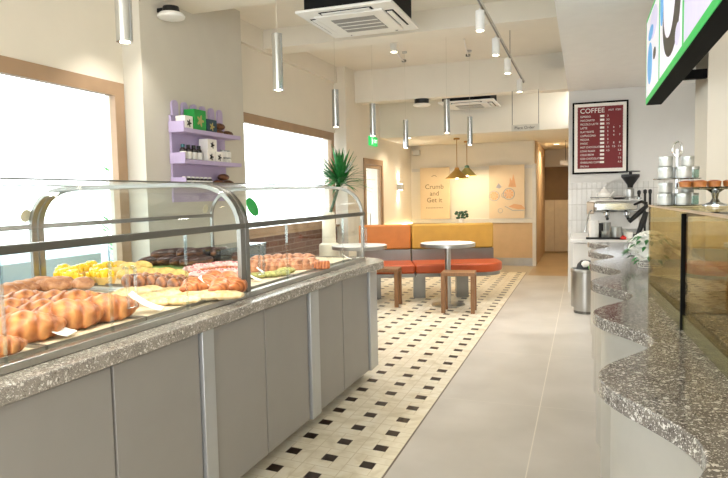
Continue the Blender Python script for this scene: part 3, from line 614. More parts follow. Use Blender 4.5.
for px, py, d, lab in ((125, 42, 2.55, 'large looking chrome tube pendant at top left, nearest the camera'), (278.5, 90, 3.95, 'chrome tube pendant left of the big air conditioner'), (336, 127, 5.9, 'chrome tube pendant above the spiky plant'),
                       (373, 136, 6.8, 'chrome tube pendant beside the green exit sign'), (406, 148, 7.8, 'small chrome tube pendant under the white ceiling disc'), (447, 133, 6.6, 'chrome tube pendant left of the far air conditioner'), (470, 145, 7.8, 'small chrome tube pendant below the far air conditioner')):
    pend(px, py, d, lab)
# air conditioners
def aircon(x0, x1, y0, y1, z, top, lab):
    t = thing('air_conditioner', lab, 'air conditioner', ((x0+x1)/2, (y0+y1)/2, z)); cx, cy = (x0+x1)/2, (y0+y1)/2; w, h = (x1-x0)/2, (y1-y0)/2
    MB().box(cx-w*.86, cx+w*.86, cy-h*.86, cy+h*.86, z+.035, top).build('housing', 'dkgap', t)
    MB().box(x0, x1, y0, y1, z+.012, z+.035).build('panel', 'acwhite', t, bevel=.008)
    MB().box(cx-w*.72, cx+w*.72, cy-h*.72, cy+h*.72, z-.006, z+.012).build('raised_face', 'acwhite', t, bevel=.006)
    MB().box(cx-w*.46, cx+w*.46, cy-h*.46, cy+h*.46, z-.010, z-.006).build('grille', 'grille', t)
    for k in range(3): B(cx-w*.46, cx+w*.46, cy-h*.46+(k+1)*h*.23-.006, cy-h*.46+(k+1)*h*.23+.006, z-.013, z-.010).build('slat', 'acwhite', t)
    for sx, sy in ((1, 0), (-1, 0), (0, 1), (0, -1)):
        if sx: a = (cx+sx*w*.80-.035, cx+sx*w*.80+.035, cy-h*.55, cy+h*.55)
        else: a = (cx-w*.55, cx+w*.55, cy+sy*h*.80-.035, cy+sy*h*.80+.035)
        B(*a, z+.008, z+.013).build('air_slot', 'dkgap', t, bevel=.002); 
        cxx, cyy = (a[0]+a[1])/2, (a[2]+a[3])/2; q = .022
        if sx: B(cxx-q, cxx+q, a[2]+.02, a[3]-.02, z+.002, z+.009).build('flap', 'acwhite', t)
        else: B(a[0]+.02, a[1]-.02, cyy-q, cyy+q, z+.002, z+.009).build('flap', 'acwhite', t)
aircon(-2.19, -1.38, 4.62, 5.48, 2.775, 3.1, 'large white cassette air conditioner hanging at the top, nearest the camera')
aircon(-1.94, -1.16, 8.68, 9.45, 2.58, 2.78, 'smaller looking white cassette air conditioner beyond the far beam')
# discs
t = thing('access_point', 'white rounded disc unit with dark mount high on the grey pier', 'ceiling unit', (-3.02, 4.2, 2.74))
p = (-3.0, 4.12, 2.70)
MB().lathe([(.07, 0), (.06, .05)], (p[0], p[1], p[2]+.05), 20).box(p[0]-.1, p[0]-.02, p[1]-.04, p[1]+.04, p[2]+.06, p[2]+.09).build('mount', 'black', t)
MB().lathe([(.0, 0), (.06, .004), (.10, .016), (.105, .03), (.09, .05)], p, 28).build('shell', 'acwhite', t)
t = thing('smoke_detector', 'white disc detector with black neck below the far beam', 'detector', (-2.14, 8.56, 2.55))
MB().lathe([(.08, .035), (.10, .05), (.10, .10)], (-2.14, 8.56, 2.55), 24).build('neck', 'black', t); MB().lathe([(0, 0), (.1, .004), (.125, .018), (.12, .034)], (-2.14, 8.56, 2.55), 24).build('cover', 'acwhite', t)
# track light
XT = -.715; ZR = 2.7
t = thing('track_light', 'slim ceiling track with four white cylinder spotlights', 'track light', (XT, 6.3, ZR))
B(XT-.012, XT+.012, 4.3, 8.15, ZR, ZR+.02).build('rail', 'rail', t)
B(XT-.006, XT+.006, 4.3, 8.15, ZR-.003, ZR).build('conductor', 'darkmetal', t)
for y in (4.7, 6.6): MB().cyl((XT, y, ZR+.02), .003, 3.1-ZR-.02, 8).build('hanger', 'corddk', t)
for (px, py) in ((481, 8), (497, 36), (508, 57), (521, 78)):
    y = at(px, py, 'z', ZR)[1]; y = max(4.7, y)
    h = MB().cyl((XT-.02, y, ZR-.165), .034, .145, 20); h.cyl((XT-.02, y, ZR-.02), .008, .02, 10); hd = h.build('spotlight', 'acwhite', t)
    MB().cyl((XT-.02, y, ZR-.167), .026, .003, 18).build('lens', 'bulb', hd)
    lamp('track spot', 'SPOT', (XT-.02, y, ZR-.19), 26, angle=1.5, size=.03)
# ceiling spot at the top left edge and the one among the cords
def cyl_spot(x, y, top, lab, h=.16):
    t = thing('ceiling_spotlight', lab, 'spotlight', (x, y, top))
    MB().cyl((x, y, top-.04), .03, .04, 16).build('mount', 'acwhite', t); b = MB().cyl((x, y, top-.04-h), .042, h, 20).build('can', 'acwhite', t)
    MB().cyl((x, y, top-.042-h), .032, .003, 18).build('lens', 'bulb', b)
    lamp('can spot', 'SPOT', (x, y, top-.07-h), 18, angle=1.7, size=.03)
p = at(140, 8, 'y', 3.6); cyl_spot(p[0], 3.6, 3.1, 'white can spotlight at the top left by the grey pier', .3)
p = at(394, 52, 'z', 2.92); cyl_spot(p[0], p[1], 3.1, 'white can spotlight on the ceiling right of the big air conditioner', .14)
def swag(x, y, x2, y2, lab):
    t = thing('cord_hook', lab, 'cord', ((x+x2)/2, (y+y2)/2, 3.1))
    MB().cyl((x, y, 3.075), .03, .025, 16).build('puck', 'darkmetal', t)
    MB().tube([(x, y, 3.085), ((x+x2)/2, (y+y2)/2, 3.07), (x2, y2, 3.09)], .008, 8).build('cable', 'white', t)
for q, q2, lab in (((404, 61.5), (397, 54), 'small ceiling puck with slanting white cable, left of two'), ((468, 56), (464, 40), 'small ceiling puck with slanting white cable, right of two')):
    a = at(*q, 'z', 3.08); b = at(*q2, 'z', 3.08); swag(a[0], a[1], b[0], b[1], lab)
# hanging order sign
t = thing('hanging_sign', 'small plate sign reading Place Order hanging on two rods', 'sign', (-.727, 8.44, 2.1))
a = at(511.5, 124.5, 'y', 8.44); b = at(539.5, 133, 'y', 8.44)
B(a[0], b[0], 8.43, 8.445, 2.125, 2.21).build('plate', 'signs', t, bevel=.002)
text('lettering', 'Place Order', .052, ((a[0]+b[0])/2-.01, 8.4285, 2.167), (PI/2, 0, 0), 'inkb', t)
for x in (a[0]+.01, b[0]-.01): MB().cyl((x, 8.44, 2.21), .004, .44, 8).build('rod', 'corddk', t)
t = thing('passage_sign', 'tiny white sign hanging in the passage beyond', 'sign', (-.26, 11.8, 1.82)); B(-.40, -.2, 11.79, 11.80, 1.80, 1.88).build('plate', 'paper', t); B(-.31, -.3, 11.792, 11.798, 1.88, 2.24).build('rod', 'corddk', t)
# exit sign
t = thing('exit_sign', 'green lit exit sign with white running figure on left wall', 'sign', (XP, 9.2, 2.2)); B(XP, XP+.03, 9.03, 9.39, 2.09, 2.23).build('box', 'exitg', t, bevel=.003)
m = MB(); X0 = XP+.0305; yc = 9.13
m.prism([(yc-.012+.014*math.cos(k), 2.200+.014*math.sin(k)) for k in np.linspace(0, 6.0, 10)], 'x', X0, X0+.001)
for poly in ([(yc-.02, 2.185), (yc+.012, 2.182), (yc+.006, 2.145), (yc-.014, 2.145)], [(yc-.014, 2.145), (yc, 2.145), (yc-.02, 2.105), (yc-.032, 2.110)], [(yc, 2.145), (yc+.01, 2.150), (yc+.03, 2.125), (yc+.02, 2.110)], [(yc+.01, 2.180), (yc+.04, 2.160), (yc+.036, 2.153), (yc+.008, 2.168)]): m.prism(poly, 'x', X0, X0+.001)
m.build('running_figure', 'signw', t); text('lettering', 'EXIT', .075, (X0, 9.28, 2.160), (PI/2, 0, PI/2), 'signw', t)

# ------------------------------------------------------------------ seating corner
E1 = Vector((.943, .334, 0)); E2 = Vector((-.334, .943, 0)); O = Vector((-1.95, 7.38, 0))
RZ = math.atan2(.334, .943)
def bench(lab, s0, s1, backm, round_end, posts):
    t = thing('bench', lab, 'bench', tuple(O), 'curved leather bench sections'); t['_o'] = (0, 0, 0); t.rotation_euler.z = RZ
    if round_end: plan = [(s0, 0)]+arc(s1-.32, .32, .32, -90, 0)+[(s1, .6), (s0, .6)]
    else: plan = [(s0, 0), (s1, 0), (s1, .6), (s0, .6)]
    MB().prism(plan, 'z', .345, .458).build('seat', 'orange', t, bevel=.025)
    ins = [(x*(1) + (.01 if x == s0 else -.02 if round_end else -.0), y+.02 if y < .3 else y) for x, y in plan]
    MB().prism(ins, 'z', .30, .345).build('seat_frame', 'framesteel', t)
    e_ = .04 if round_end else .002; m = B(s0+.004, s1-e_, .60, .72, .60, .93); m.build('backrest', backm, t, bevel=.025)
    B(s0, s1-e_-.01, .56, .70, .36, .60).build('back_band', 'framesteel', t); B(s0, s1-e_, .722, .75, .32, .92).build('back_board', 'wood', t)
    for a in posts: B(a-.075, a+.075, .26, .4, 0, .30).build('leg', 'framesteel', t, bevel=.004)
bench('long bench section with mustard back and burnt orange seat', 0.0, 1.13, 'mustard', True, (.07, .62))
bench('bench section with orange back beside the pastry case', -.70, -.004, 'tanl', False, (-.5,))
def table(x, y, lab, z=.745, r=.325):
    t = thing('bistro_table', lab, 'table', (x, y, 0), 'round bistro tables')
    MB().lathe([(r-.004, -.002), (r, 0), (r, .036)], (x, y, z-.04), 48).build('rim', 'steel', t); MB().lathe([(r-.004, 0), (r-.004, .004)], (x, y, z-.004), 48).build('tabletop', 'marble', t)
    MB().cyl((x, y, .02), .035, z-.06, 24).build('column', 'steel', t); MB().lathe([(.2, 0), (.2, .012), (.06, .022)], (x, y, 0), 40).build('base', 'steel', t)
p = at(450, 303.5, 'z', 0); table(p[0]+.0, p[1]-.1, 'round pale table in front of the mustard bench')
p = at(360, 245, 'z', .745); table(p[0], p[1]-.02, 'round pale table behind the end of the pastry case')
def stool(x, y, rz, lab, h=.455, w=.37, d=.26):
    t = thing('wooden_stool', lab, 'stool', (0, 0, 0), 'square wooden stools')
    MB().box(-w/2, w/2, -d/2, d/2, h-.04, h).build('seat', 'stoolwood', t, bevel=.004)
    for sx in (-1, 1):
        for sy in (-1, 1): B(sx*w/2, sx*(w/2-.045), sy*d/2, sy*(d/2-.045), 0, h-.04).build('leg', 'stoolwood', t, bevel=.003)
    t.location = (x, y, 0); t.rotation_euler.z = rz
stool(-1.315, 6.86, .08, 'brown wooden stool in front of the round table with the mustard bench')
p = at(398, 308, 'z', 0); stool(p[0]-.2, p[1]+.13, .1, 'brown wooden stool just past the end of the pastry counter')
# plant on the bench ledge
p = Vector(at(461, 223.5, 'y', 8.2)); q = O+E1*.68+E2*.69
t = thing('ledge_plant', 'tiny dark green plant in white pot on the bench back', 'potted plant', (q.x, q.y, .935)); x, y, z = q.x, q.y, .935
MB().lathe([(.028, 0), (.036, .05), (.032, .05), (.03, .042)], (x, y, z), 20).build('pot', 'pot', t)
m = MB(); random.seed(3)
for k in range(24):
    a = random.uniform(0, 6.28); r = random.uniform(.02, .085); hh = random.uniform(.06, .15)
    m.ell((x+math.cos(a)*r, y+math.sin(a)*r, z+hh), .022, .022, .016, 8, 6)
m.build('foliage', 'leafdk', t)
# cone pendants
def cone(px, py, d, sh, cap, lab, r=.2):
    p = np.array([0, 0, EYE])+ray(px, py)*d; x, y, z = (float(v) for v in p)
    t = thing('cone_pendant', lab, 'pendant lamp', (x, y, z), 'cone shaped pendant lamps')
    MB().lathe([(r, 0), (r*.75, .04), (.045, .14), (.04, .14), (r*.72, .035), (r*.97, 0)], (x, y, z), 36, False).build('shade', sh, t)
    MB().lathe([(.045, .138), (.035, .18), (.01, .19)], (x, y, z), 20).build('cap', cap, t); MB().ell((x, y, z+.04), .04, .04, .045, 14, 8).build('bulb', 'bulb', t)
    MB().cyl((x, y, z+.19), .006, 2.24-z-.19, 8).build('rod', 'brass', t); MB().cyl((x, y, 2.215), .05, .025, 20).build('ceiling_rose', 'brass', t)
    lamp('cone light', 'POINT', (x, y, z-.02), 9, size=.04, col=(1, .82, .58))
cone(457, 178.5, 10.3, 'shade', 'brass', 'larger looking olive brass cone pendant, front one of two'); cone(467, 176, 10.9, 'shade2', 'mint', 'paler cone pendant with green cap, behind the olive one', .18)
# sconce, speaker, downlight
t = thing('wall_sconce', 'square box sconce glowing up and down on the left wall', 'wall lamp', (XP, 10.6, 1.41)); B(XP, XP+.09, 10.53, 10.68, 1.41, 1.51).build('box', 'silver', t, bevel=.004)
B(XP+.02, XP+.07, 10.56, 10.65, 1.405, 1.41).build('lens', 'bulb', t); B(XP+.02, XP+.07, 10.56, 10.65, 1.51, 1.515).build('lens', 'bulb', t)
lamp('sconce down', 'SPOT', (XP+.05, 10.6, 1.39), 5, angle=1.9, size=.02); lamp('sconce up', 'SPOT', (XP+.05, 10.6, 1.53), 5, angle=1.9, size=.02, rot=(PI, 0, 0))
t = thing('wall_speaker', 'small beige speaker box high in the alcove corner', 'speaker', (-2.98, 11.4, 2.1)); B(-3.03, -2.9, 11.38, 11.46, 2.06, 2.16).build('cabinet', 'rail', t, bevel=.01); B(-2.985, -2.945, 11.46, YB, 2.09, 2.13).build('bracket', 'rail', t)
p = at(408, 138, 'z', 2.238); t = thing('downlight', 'recessed round downlight in the alcove ceiling', 'downlight', (p[0], p[1], 2.236)); MB().lathe([(.05, 0), (.065, 0), (.065, .006), (.05, .006)], (p[0], p[1], 2.233), 24, False).build('ring', 'acwhite', t); MB().cyl((p[0], p[1], 2.236), .048, .003, 20).build('lens', 'bulb', t)
lamp('downlight', 'SPOT', (p[0], p[1], 2.22), 16, angle=2.4, size=.05, col=(1, .84, .62))
o = B(XP+.02, XP+.04, 9.72, 11.4, .785, .80).build('led_strip', 'led'); tag(o, 'warm glowing led strip on the tan dado ledge of left wall', 'led strip')
t = thing('downlight', 'added round downlight brightening the far passage from its ceiling', 'downlight', (-.5, 12.6, 2.236)); MB().lathe([(.05, 0), (.065, 0), (.065, .006), (.05, .006)], (-.5, 12.6, 2.233), 24, False).build('ring', 'acwhite', t); MB().cyl((-.5, 12.6, 2.236), .048, .003, 20).build('lens', 'bulb', t)  # added fixture and spot, put in to brighten the dark passage
lamp('added passage fill', 'SPOT', (-.5, 12.6, 2.22), 32, angle=2.8, size=.05, col=(1, .86, .62))
t = thing('downlight', 'added unseen downlight behind the right wall, brightening the coffee wall', 'downlight', (1.45, 6.6, 2.598)); MB().lathe([(.05, 0), (.065, 0), (.065, .006), (.05, .006)], (1.45, 6.6, 2.593), 24, False).build('ring', 'acwhite', t); MB().cyl((1.45, 6.6, 2.596), .048, .003, 20).build('lens', 'bulb', t)  # added out of sight with its spot to brighten coffee wall and soffit
lamp('added staff fill', 'SPOT', (1.45, 6.6, 2.57), 65, angle=2.9, size=.08, col=(1, .97, .92))
# posters
t = thing('slogan_poster', 'peach poster with the hand lettered words Crumb and Get it', 'poster', (-2.62, YB-.05, .9)); a = at(420, 168, 'y', YB-.06); b = at(450, 215.5, 'y', YB-.06)
B(a[0], b[0], YB-.065, YB-.036, .86, 1.82).build('sheet', 'poster', t); xc = (a[0]+b[0])/2-.01
for s, z in (('Crumb', 1.46), ('and', 1.335), ('Get it', 1.21)): text('lettering', s, .125, (xc, YB-.066, z), (PI/2, 0, 0), 'ink', t)
m = MB()
for k in range(11): m.box(xc-.16+.03*k, xc-.16+.03*k+.018, YB-.067, YB-.065, 1.06, 1.075)
m.tube([(xc-.05, YB-.066, 1.65), (xc-.02, YB-.066, 1.67), (xc+.02, YB-.066, 1.67), (xc+.05, YB-.066, 1.65)], .005, 6).build('small_print', 'ink', t)
t = thing('fruit_poster', 'beige poster with sketched orange slices and fruit', 'poster', (-1.31, YB-.05, .9)); a = at(489, 168, 'y', YB-.06); b = at(524.5, 215.5, 'y', YB-.06)
B(a[0], b[0], YB-.065, YB-.036, .86, 1.82).build('sheet', 'poster2', t); Y0 = YB-.066
def ring(m, cx, cz, r, w, n=24): m.tube([(cx+r*math.cos(2*PI*i/n), Y0, cz+r*math.sin(2*PI*i/n)) for i in range(n)], w, 6, True)
m2 = MB()
for (cx, cz, r) in ((-1.27, 1.30, .10), (-1.53, 1.27, .09)):
    ring(m2, cx, cz, r, .006); m1 = MB().prism([(cx+.012*math.cos(a), cz+.012*math.sin(a)) for a in np.linspace(0, 5.5, 8)], 'y', Y0-.001, Y0)
    for k in range(8):
        a0 = k*PI/4+.1; m1.prism([(cx+.008*math.cos(a0+.35), cz+.008*math.sin(a0+.35))]+[(cx+r*.82*math.cos(a0+q), cz+r*.82*math.sin(a0+q)) for q in (0, .3, .6)], 'y', Y0-.001, Y0)
    m1.build('orange_slice_print', 'orangef', t)
MB().prism([(-1.28, 1.43), (-1.14, 1.42), (-1.16, 1.52), (-1.19, 1.66), (-1.215, 1.53), (-1.25, 1.6), (-1.255, 1.5)], 'y', Y0-.001, Y0).build('leaf_print', 'orangef', t)
MB().prism([(-1.28, 1.07), (-1.18, 1.12), (-1.05, 1.10), (-.98, 1.03), (-1.1, 1.02)], 'y', Y0-.001, Y0).build('fruit_print', 'orangef', t)
m2.prism([(-1.5, 1.42), (-1.45, 1.50), (-1.4, 1.43), (-1.36, 1.45), (-1.44, 1.40)], 'y', Y0-.0012, Y0); m2.tube([(-1.34, Y0, 1.08), (-1.2, Y0, 1.0), (-1.0, Y0, 1.0)], .006, 6); ring(m2, -1.42, 1.0, .04, .004); ring(m2, -1.36, 1.28, .04, .004)
m2.build('line_print', 'bluef', t)

# ------------------------------------------------------------------ plants by the windows
px_, py_ = at(329, 235, 'x', -2.93)[0:2]; fy, fz = at(340, 184, 'x', -2.93)[1:3]
t = thing('tall_planter', 'spiky green plant in tall cream planter by the window', 'potted plant', (px_, py_, 0))
MB().lathe([(.10, 0), (.125, .02), (.125, .72), (.12, .74), (.085, .76), (.075, 1.12), (.07, 1.13), (.06, 1.1)], (px_, py_, 0), 28).build('planter', 'cream', t)
MB().tube([(px_, py_, 1.05), (px_+.01, py_+(fy-py_)*.5, 1.3), (px_, fy, fz+.02)], .02, 8).build('stem', 'leafdk', t)
m = MB(); random.seed(8)
for k in range(150):
    a = random.uniform(0, 6.28); el = random.uniform(.05, 1.45); L = random.uniform(.3, .5); b0 = Vector((px_, fy, fz-.04+random.uniform(0, .1)))
    dr = Vector((math.cos(a)*math.cos(el), math.sin(a)*math.cos(el), math.sin(el))); pts = [b0+dr*L*s+Vector((0, 0, -.14*s*s*math.cos(el))) for s in (0, .25, .5, .75, 1)]
    m.ribbon(pts, [.008, .019, .02, .014, .001], .002)
m.v = [(max(v[0], -3.22), v[1], v[2]) for v in m.v]
m.build('leaves', 'leaf', t)
t = thing('street_shrub', 'bright green shrub in pink pot outside the left window', 'potted plant', (-4.2, 4.85, -.06)); x, y = -4.2, 4.85
MB().lathe([(.15, 0), (.2, .7), (.17, .7), (.16, .62)], (x, y, -.06), 24).build('pot', 'pink', t)
m = MB()
for k in range(260):
    a = random.uniform(0, 6.28); z = random.uniform(.6, 1.75); r = random.uniform(.02, .2); b0 = Vector((x+math.cos(a)*r, y+math.sin(a)*r, z)); dr = Vector((math.cos(a), math.sin(a), random.uniform(-.2, .7)))
    m.ribbon([b0, b0+dr*.05, b0+dr*.1], [.004, .02, .002], .002)
m.tube([(x, y, .5), (x, y, 1.65)], .015).build('foliage', 'leaflt', t)

# ------------------------------------------------------------------ right wavy counter
def wx(y): return .122-.085*math.cos(2*PI*(y-1.668)/.885)
ys = np.linspace(.3, 6.09, 150)
plan = [(wx(float(y)), float(y)) for y in ys]+[(.645, 6.09), (.645, 3.96), (1.05, 3.96), (1.05, .3)]
tag(MB().prism(plan, 'z', .805, .85).build('wavy_worktop', 'terr2', bevel=.004), 'brown grey terrazzo worktop with wavy front edge at right', 'worktop')
plan = [(wx(float(y))+.03, float(y)) for y in ys]+[(.63, 6.06), (.63, 3.94), (1.0, 3.94), (1.0, .3)]
t = thing('wavy_counter', 'wavy satin metal counter base under the brown terrazzo top', 'counter', (.5, 3.2, 0)); MB().prism(plan, 'z', 0, .805).build('cladding', 'clad', t)

# display fridges
def fx(y): return .28+(3.08-y)*.0425
def fridge(y0, y1, lab, post):
    t = thing('display_cabinet', lab, 'display case', (.6, (y0+y1)/2, .85), 'glass display cabinets on the wavy worktop'); Z1 = 1.252; xb = .98
    MB().prism([(fx(y0), y0), (fx(y1), y1), (xb, y1), (xb, y0)], 'z', .85, .90).build('base', 'olive', t)
    MB().prism([(fx(y0)+.03, y0+.02), (fx(y1)+.03, y1-.02), (xb-.02, y1-.02), (xb-.02, y0+.02)], 'z', .90, .906).build('floor_plate', 'terr2', t)
    MB().prism([(fx(y0), y0), (fx(y1), y1), (fx(y1)+.006, y1), (fx(y0)+.006, y0)], 'z', .90, Z1-.01).build('front_glass', 'fridgeglass', t)
    MB().prism([(fx(y0), y0), (fx(y1), y1), (xb, y1), (xb, y0)], 'z', Z1-.01, Z1).build('top_glass', 'fridgeglass', t)
    MB().box(fx(y1)+.006, xb, y1-.006, y1, .90, Z1-.01).build('end_glass', 'fridgeglass', t); MB().box(xb-.012, xb, y0, y1-.006, .90, Z1-.01).build('back_panel', 'gold', t)
    MB().prism([(fx(y0)+.1, y0+.02), (fx(y1)+.1, y1-.02), (xb-.02, y1-.02), (xb-.02, y0+.02)], 'z', 1.06, 1.066).build('shelf', 'fridgeglass', t)
    MB().prism([(fx(y0)-.004, y0), (fx(y1)-.004, y1), (fx(y1)+.012, y1), (fx(y0)+.012, y0)], 'z', Z1-.006, Z1+.001).build('top_rail', 'tansteel', t)
    if post: MB().box(fx(y1)-.006, fx(y1)+.012, y1-.016, y1, .85, Z1-.012).box(fx(y1)+.01, xb, y1-.012, y1-.002, Z1-.022, Z1-.008).build('post', 'blackm', t)['label'] = 'black corner post and rail'
    return t
f1 = fridge(.7, 2.30, 'warm tinted glass display cabinet at right, nearest the camera', True); f2 = fridge(2.304, 3.08, 'smaller glass display cabinet end with the tiered jar stand above', False)
B(.955, .966, 1.5, 2.0, .93, 1.2).build('backing_card', 'paleyel', f1)
pr = thing('cream_cake', '', 'cake', (0, 0, 0), 'small cakes inside the near glass cabinet'); MB().lathe([(.035, 0), (.04, .03), (.038, .035)], n=18).build('sponge', 'flaky', pr); MB().ell((0, 0, .04), .034, .034, .02, 14, 8, lambda p: 1+.1*math.sin(6*math.atan2(p[1], p[0]))).build('topping', 'pinkp', pr)
run(pr, [(.50, 1.98, .906, 0, 0, 1), (.50, 1.86, .906, .5, 0, 1), (.62, 1.93, .906, 1, 0, 1), (.62, 1.80, .906, 2, 0, 1), (.74, 1.95, .906, 3, 0, 1)], lambda k: 'small pink topped cake in the near cabinet, %s' % ['front left', 'front right', 'middle left', 'middle right', 'rearmost'][k])

# tiered stand with jars
cx, cy = .42, 2.86; Z1 = 1.252; p = at(672, 206, 'z', Z1+.0); p = at(672, 204, 'y', 2.8); cx, cy = p[0]+.02, 2.82
t = thing('tiered_stand', 'two tier chrome stand with loop handle on the glass cabinet', 'stand', (cx, cy, Z1+.002))
TZ = (Z1+.006, Z1+.112)
for z in TZ: MB().lathe([(.088, 0), (.09, .004), (.086, .006)], (cx, cy, z-.004), 32).build('plate', 'chrome', t)
MB().cyl((cx, cy, TZ[0]), .005, .225, 10).build('column', 'chrome', t)
MB().tube([(cx+.018*math.cos(a)-.0, cy, TZ[0]+.225+.0+.03*math.sin(a)+.0) for a in np.linspace(-1.2, PI+1.2, 16)], .004, 8).build('handle', 'chrome', t)
def jar(x, y, z, r, h, lab, gl=False):
    t = thing('tea_tin', lab, 'tin', (x, y, z), 'tins and jars on the tiered stand'); MB().lathe([(r*.96, 0), (r, .003), (r, h*.72), (r*.96, h*.74)], (x, y, z), 20).build('body', 'jarg' if gl else 'tin', t)
    MB().lathe([(r*1.03, h*.74), (r*1.03, h*.97), (r*.98, h)], (x, y, z), 20).build('lid', 'tin', t)
    if not gl: MB().lathe([(r*1.01, h*.12), (r*1.01, h*.6)], (x, y, z), 20, False).build('paper_label', 'tinlabel', t)
for ti, tn_ in ((0, 'lower'), (1, 'upper')):
    z = TZ[ti]+.002
    for k, (a, nm) in enumerate(((-2.6, 'at left'), (-1.25, 'in front'), (.2, 'at right'), (1.7, 'at back'))):
        jar(cx+.055*math.cos(a), cy+.055*math.sin(a), z, .028, .045, '%s tin on the %s tier of the stand, %s' % ('pale green glass' if k == 2 else 'white and silver', tn_, nm), k == 2)
    jar(cx-.045, cy-.02, z+.046, .026, .042, 'white tin stacked in second layer at left of the %s tier' % tn_); jar(cx+.035, cy-.018, z+.046, .024, .040, 'silver tin stacked in second layer at right of the %s tier' % tn_)
# cake stand
p = at(712, 206, 'z', Z1+.002); cx, cy = p[0]+.01, p[1]
t = thing('cake_stand', 'polished metal cake stand holding small orange tarts', 'cake stand', (cx, cy, Z1+.002)); z = Z1+.002
MB().lathe([(.045, 0), (.044, .006), (.018, .016), (.010, .03), (.014, .05), (.03, .062), (.135, .068), (.138, .073), (.13, .074)], (cx, cy, z), 36).build('dish', 'brass' if 0 else 'chrome', t)
pr = thing('orange_tart', '', 'tart', (0, 0, 0), 'orange tarts on the cake stand')
MB().lathe([(.019, 0), (.0215, .018), (.019, .019), (.018, .015)], n=20).build('shell', 'tartsh', pr); MB().lathe([(.0185, .012), (.0185, .019), (.012, .022), (0, .0225)], n=20).build('filling', 'tartp', pr)
tz = z+.0745; tp = [(-.105, -.02), (-.06, -.055), (-.062, .02), (-.01, -.04), (.0, .04), (.045, -.06), (.05, .01), (.095, -.025)]
run(pr, [(cx+a, cy+b, tz, 0, 0, 1.1) for a, b in tp], lambda k: 'small orange brown tart, %s on the cake stand' % ['leftmost', 'second from left at front', 'second from left at back', 'middle front', 'middle back', 'right of centre at front', 'right of centre at back', 'rightmost'][k])
# flower basket
p = at(650, 267, 'z', .853); x, y, z = p[0], p[1], .851
t = thing('flower_basket', 'small white wire basket of white flowers at cabinet end', 'flowers', (x, y, z))
m = MB()
for zz, r in ((.002, .065), (.03, .074), (.055, .08)): m.tube([(x+r*math.cos(2*PI*i/20), y+r*math.sin(2*PI*i/20), z+zz+.003) for i in range(20)], .003, 6, True)
for i in range(14):
    a = 2*PI*i/14; m.tube([(x+.065*math.cos(a), y+.065*math.sin(a), z+.004), (x+.088*math.cos(a+.25), y+.088*math.sin(a+.25), z+.058)], .002, 6)
m.build('basket', 'white', t)
m = MB(); m2 = MB(); random.seed(5)
for k in range(190):
    a = random.uniform(0, 6.28); el = random.uniform(-.75, 1.5); r = .108; c = Vector((x+r*math.cos(a)*math.cos(el), y+r*math.sin(a)*math.cos(el), z+.115+.1*math.sin(el)))
    for j in range(5):
        b = j*1.2566+a; m.ell((c.x+.009*math.cos(b), c.y+.009*math.sin(b), c.z+.004*math.sin(b*2)), .010, .010, .006, 6, 4)
    if k % 3 == 0: m2.ribbon([c, c+Vector((math.cos(a)*.03, math.sin(a)*.03, -.01)), c+Vector((math.cos(a)*.055, math.sin(a)*.055, -.03))], [.003, .012, .001], .0015)
m.ell((x, y, z+.11), .085, .085, .085, 12, 8); m.build('blossoms', 'flower', t); m2.build('leaves', 'leaf', t)

# ------------------------------------------------------------------ espresso bar
t = thing('espresso_bar', 'white bar unit below the coffee menu against the tiles', 'cabinet', (.4, 7.8, 0)); B(-.11, 1.3, 7.27, 8.46, 0, .755).build('carcass', 'white', t)
for a, b in ((-.10, .22), (.23, .55), (.56, .88)): B(a, b, 7.25, 7.27, .06, .74).build('door', 'white', t, bevel=.002)
tag(B(-.14, 1.32, 7.2, 8.46, .755, .79).build('bar_worktop', 'marble', bevel=.003), 'pale slab worktop carrying the espresso machine', 'worktop')
def bx(px, Y): return at(px, 220, 'y', Y)[0]
def bz(px, py, Y): return at(px, py, 'y', Y)[2]
zb = .79
Y = 7.8; x0, x1 = bx(585, Y), bx(642, Y); z1 = bz(610, 200, Y)
t = thing('espresso_machine', 'white and steel espresso machine with black handles on bar', 'coffee machine', ((x0+x1)/2, 8.0, zb))
MB().box(x0+.05, x1-.02, 7.95, 8.35, zb+.03, z1).build('body', 'machine', t, bevel=.02); B(x0+.04, x1, 7.72, 7.95, zb+.03, zb+.08).build('drip_tray', 'steel', t, bevel=.004)
B(x0+.1, x1-.03, 7.70, 7.95, z1-.14, z1-.01).build('front_panel', 'chrome', t, bevel=.03)
B(x0+.02, x0+.10, 7.72, 8.3, z1-.16, z1-.02).build('side_panel', 'tansteel', t, bevel=.01)
for x in (x0+.06, x1-.06):
    for y in (7.8, 8.28): MB().cyl((x, y, zb), .02, .035, 12).build('foot', 'black', t)
for x in (x0+.24, x1-.16):
    MB().cyl((x, 7.8, z1-.18), .035, .05, 18).build('group_head', 'chrome', t); MB().tube([(x, 7.8, z1-.19), (x, 7.68, z1-.20), (x, 7.58, z1-.21)], [.02, .014, .018], 10).build('portafilter', 'black', t)
MB().tube([(x0+.1, 7.75, z1-.1), (x0+.05, 7.7, z1-.13), (x0+.03, 7.66, z1-.22), (x0+.0, 7.64, zb+.06)], .008, 8).build('steam_wand', 'chrome', t)
MB().tube([(x1-.1, 7.72, z1-.06), (x1-.02, 7.62, z1-.02), (x1+.02, 7.55, z1-.04)], [.012, .016, .02], 10).build('lever', 'black', t)
MB().tube([(x0+.06, 7.96, z1+.03), (x1-.03, 7.96, z1+.03), (x1-.03, 8.34, z1+.03), (x0+.06, 8.34, z1+.03)], .005, 8, True).build('cup_rail', 'chrome', t)
MB().tube([at(648, 205, 'y', 7.56), at(640, 212, 'y', 7.54), at(629, 222, 'y', 7.52)], [.02, .03, .022], 12).build('hose', 'black', t); MB().tube([at(646, 212, 'y', 7.50), at(643, 222, 'y', 7.48), at(637, 236, 'y', 7.46)], [.028, .034, .02], 12).build('hose', 'black', t)
zt = z1+.001
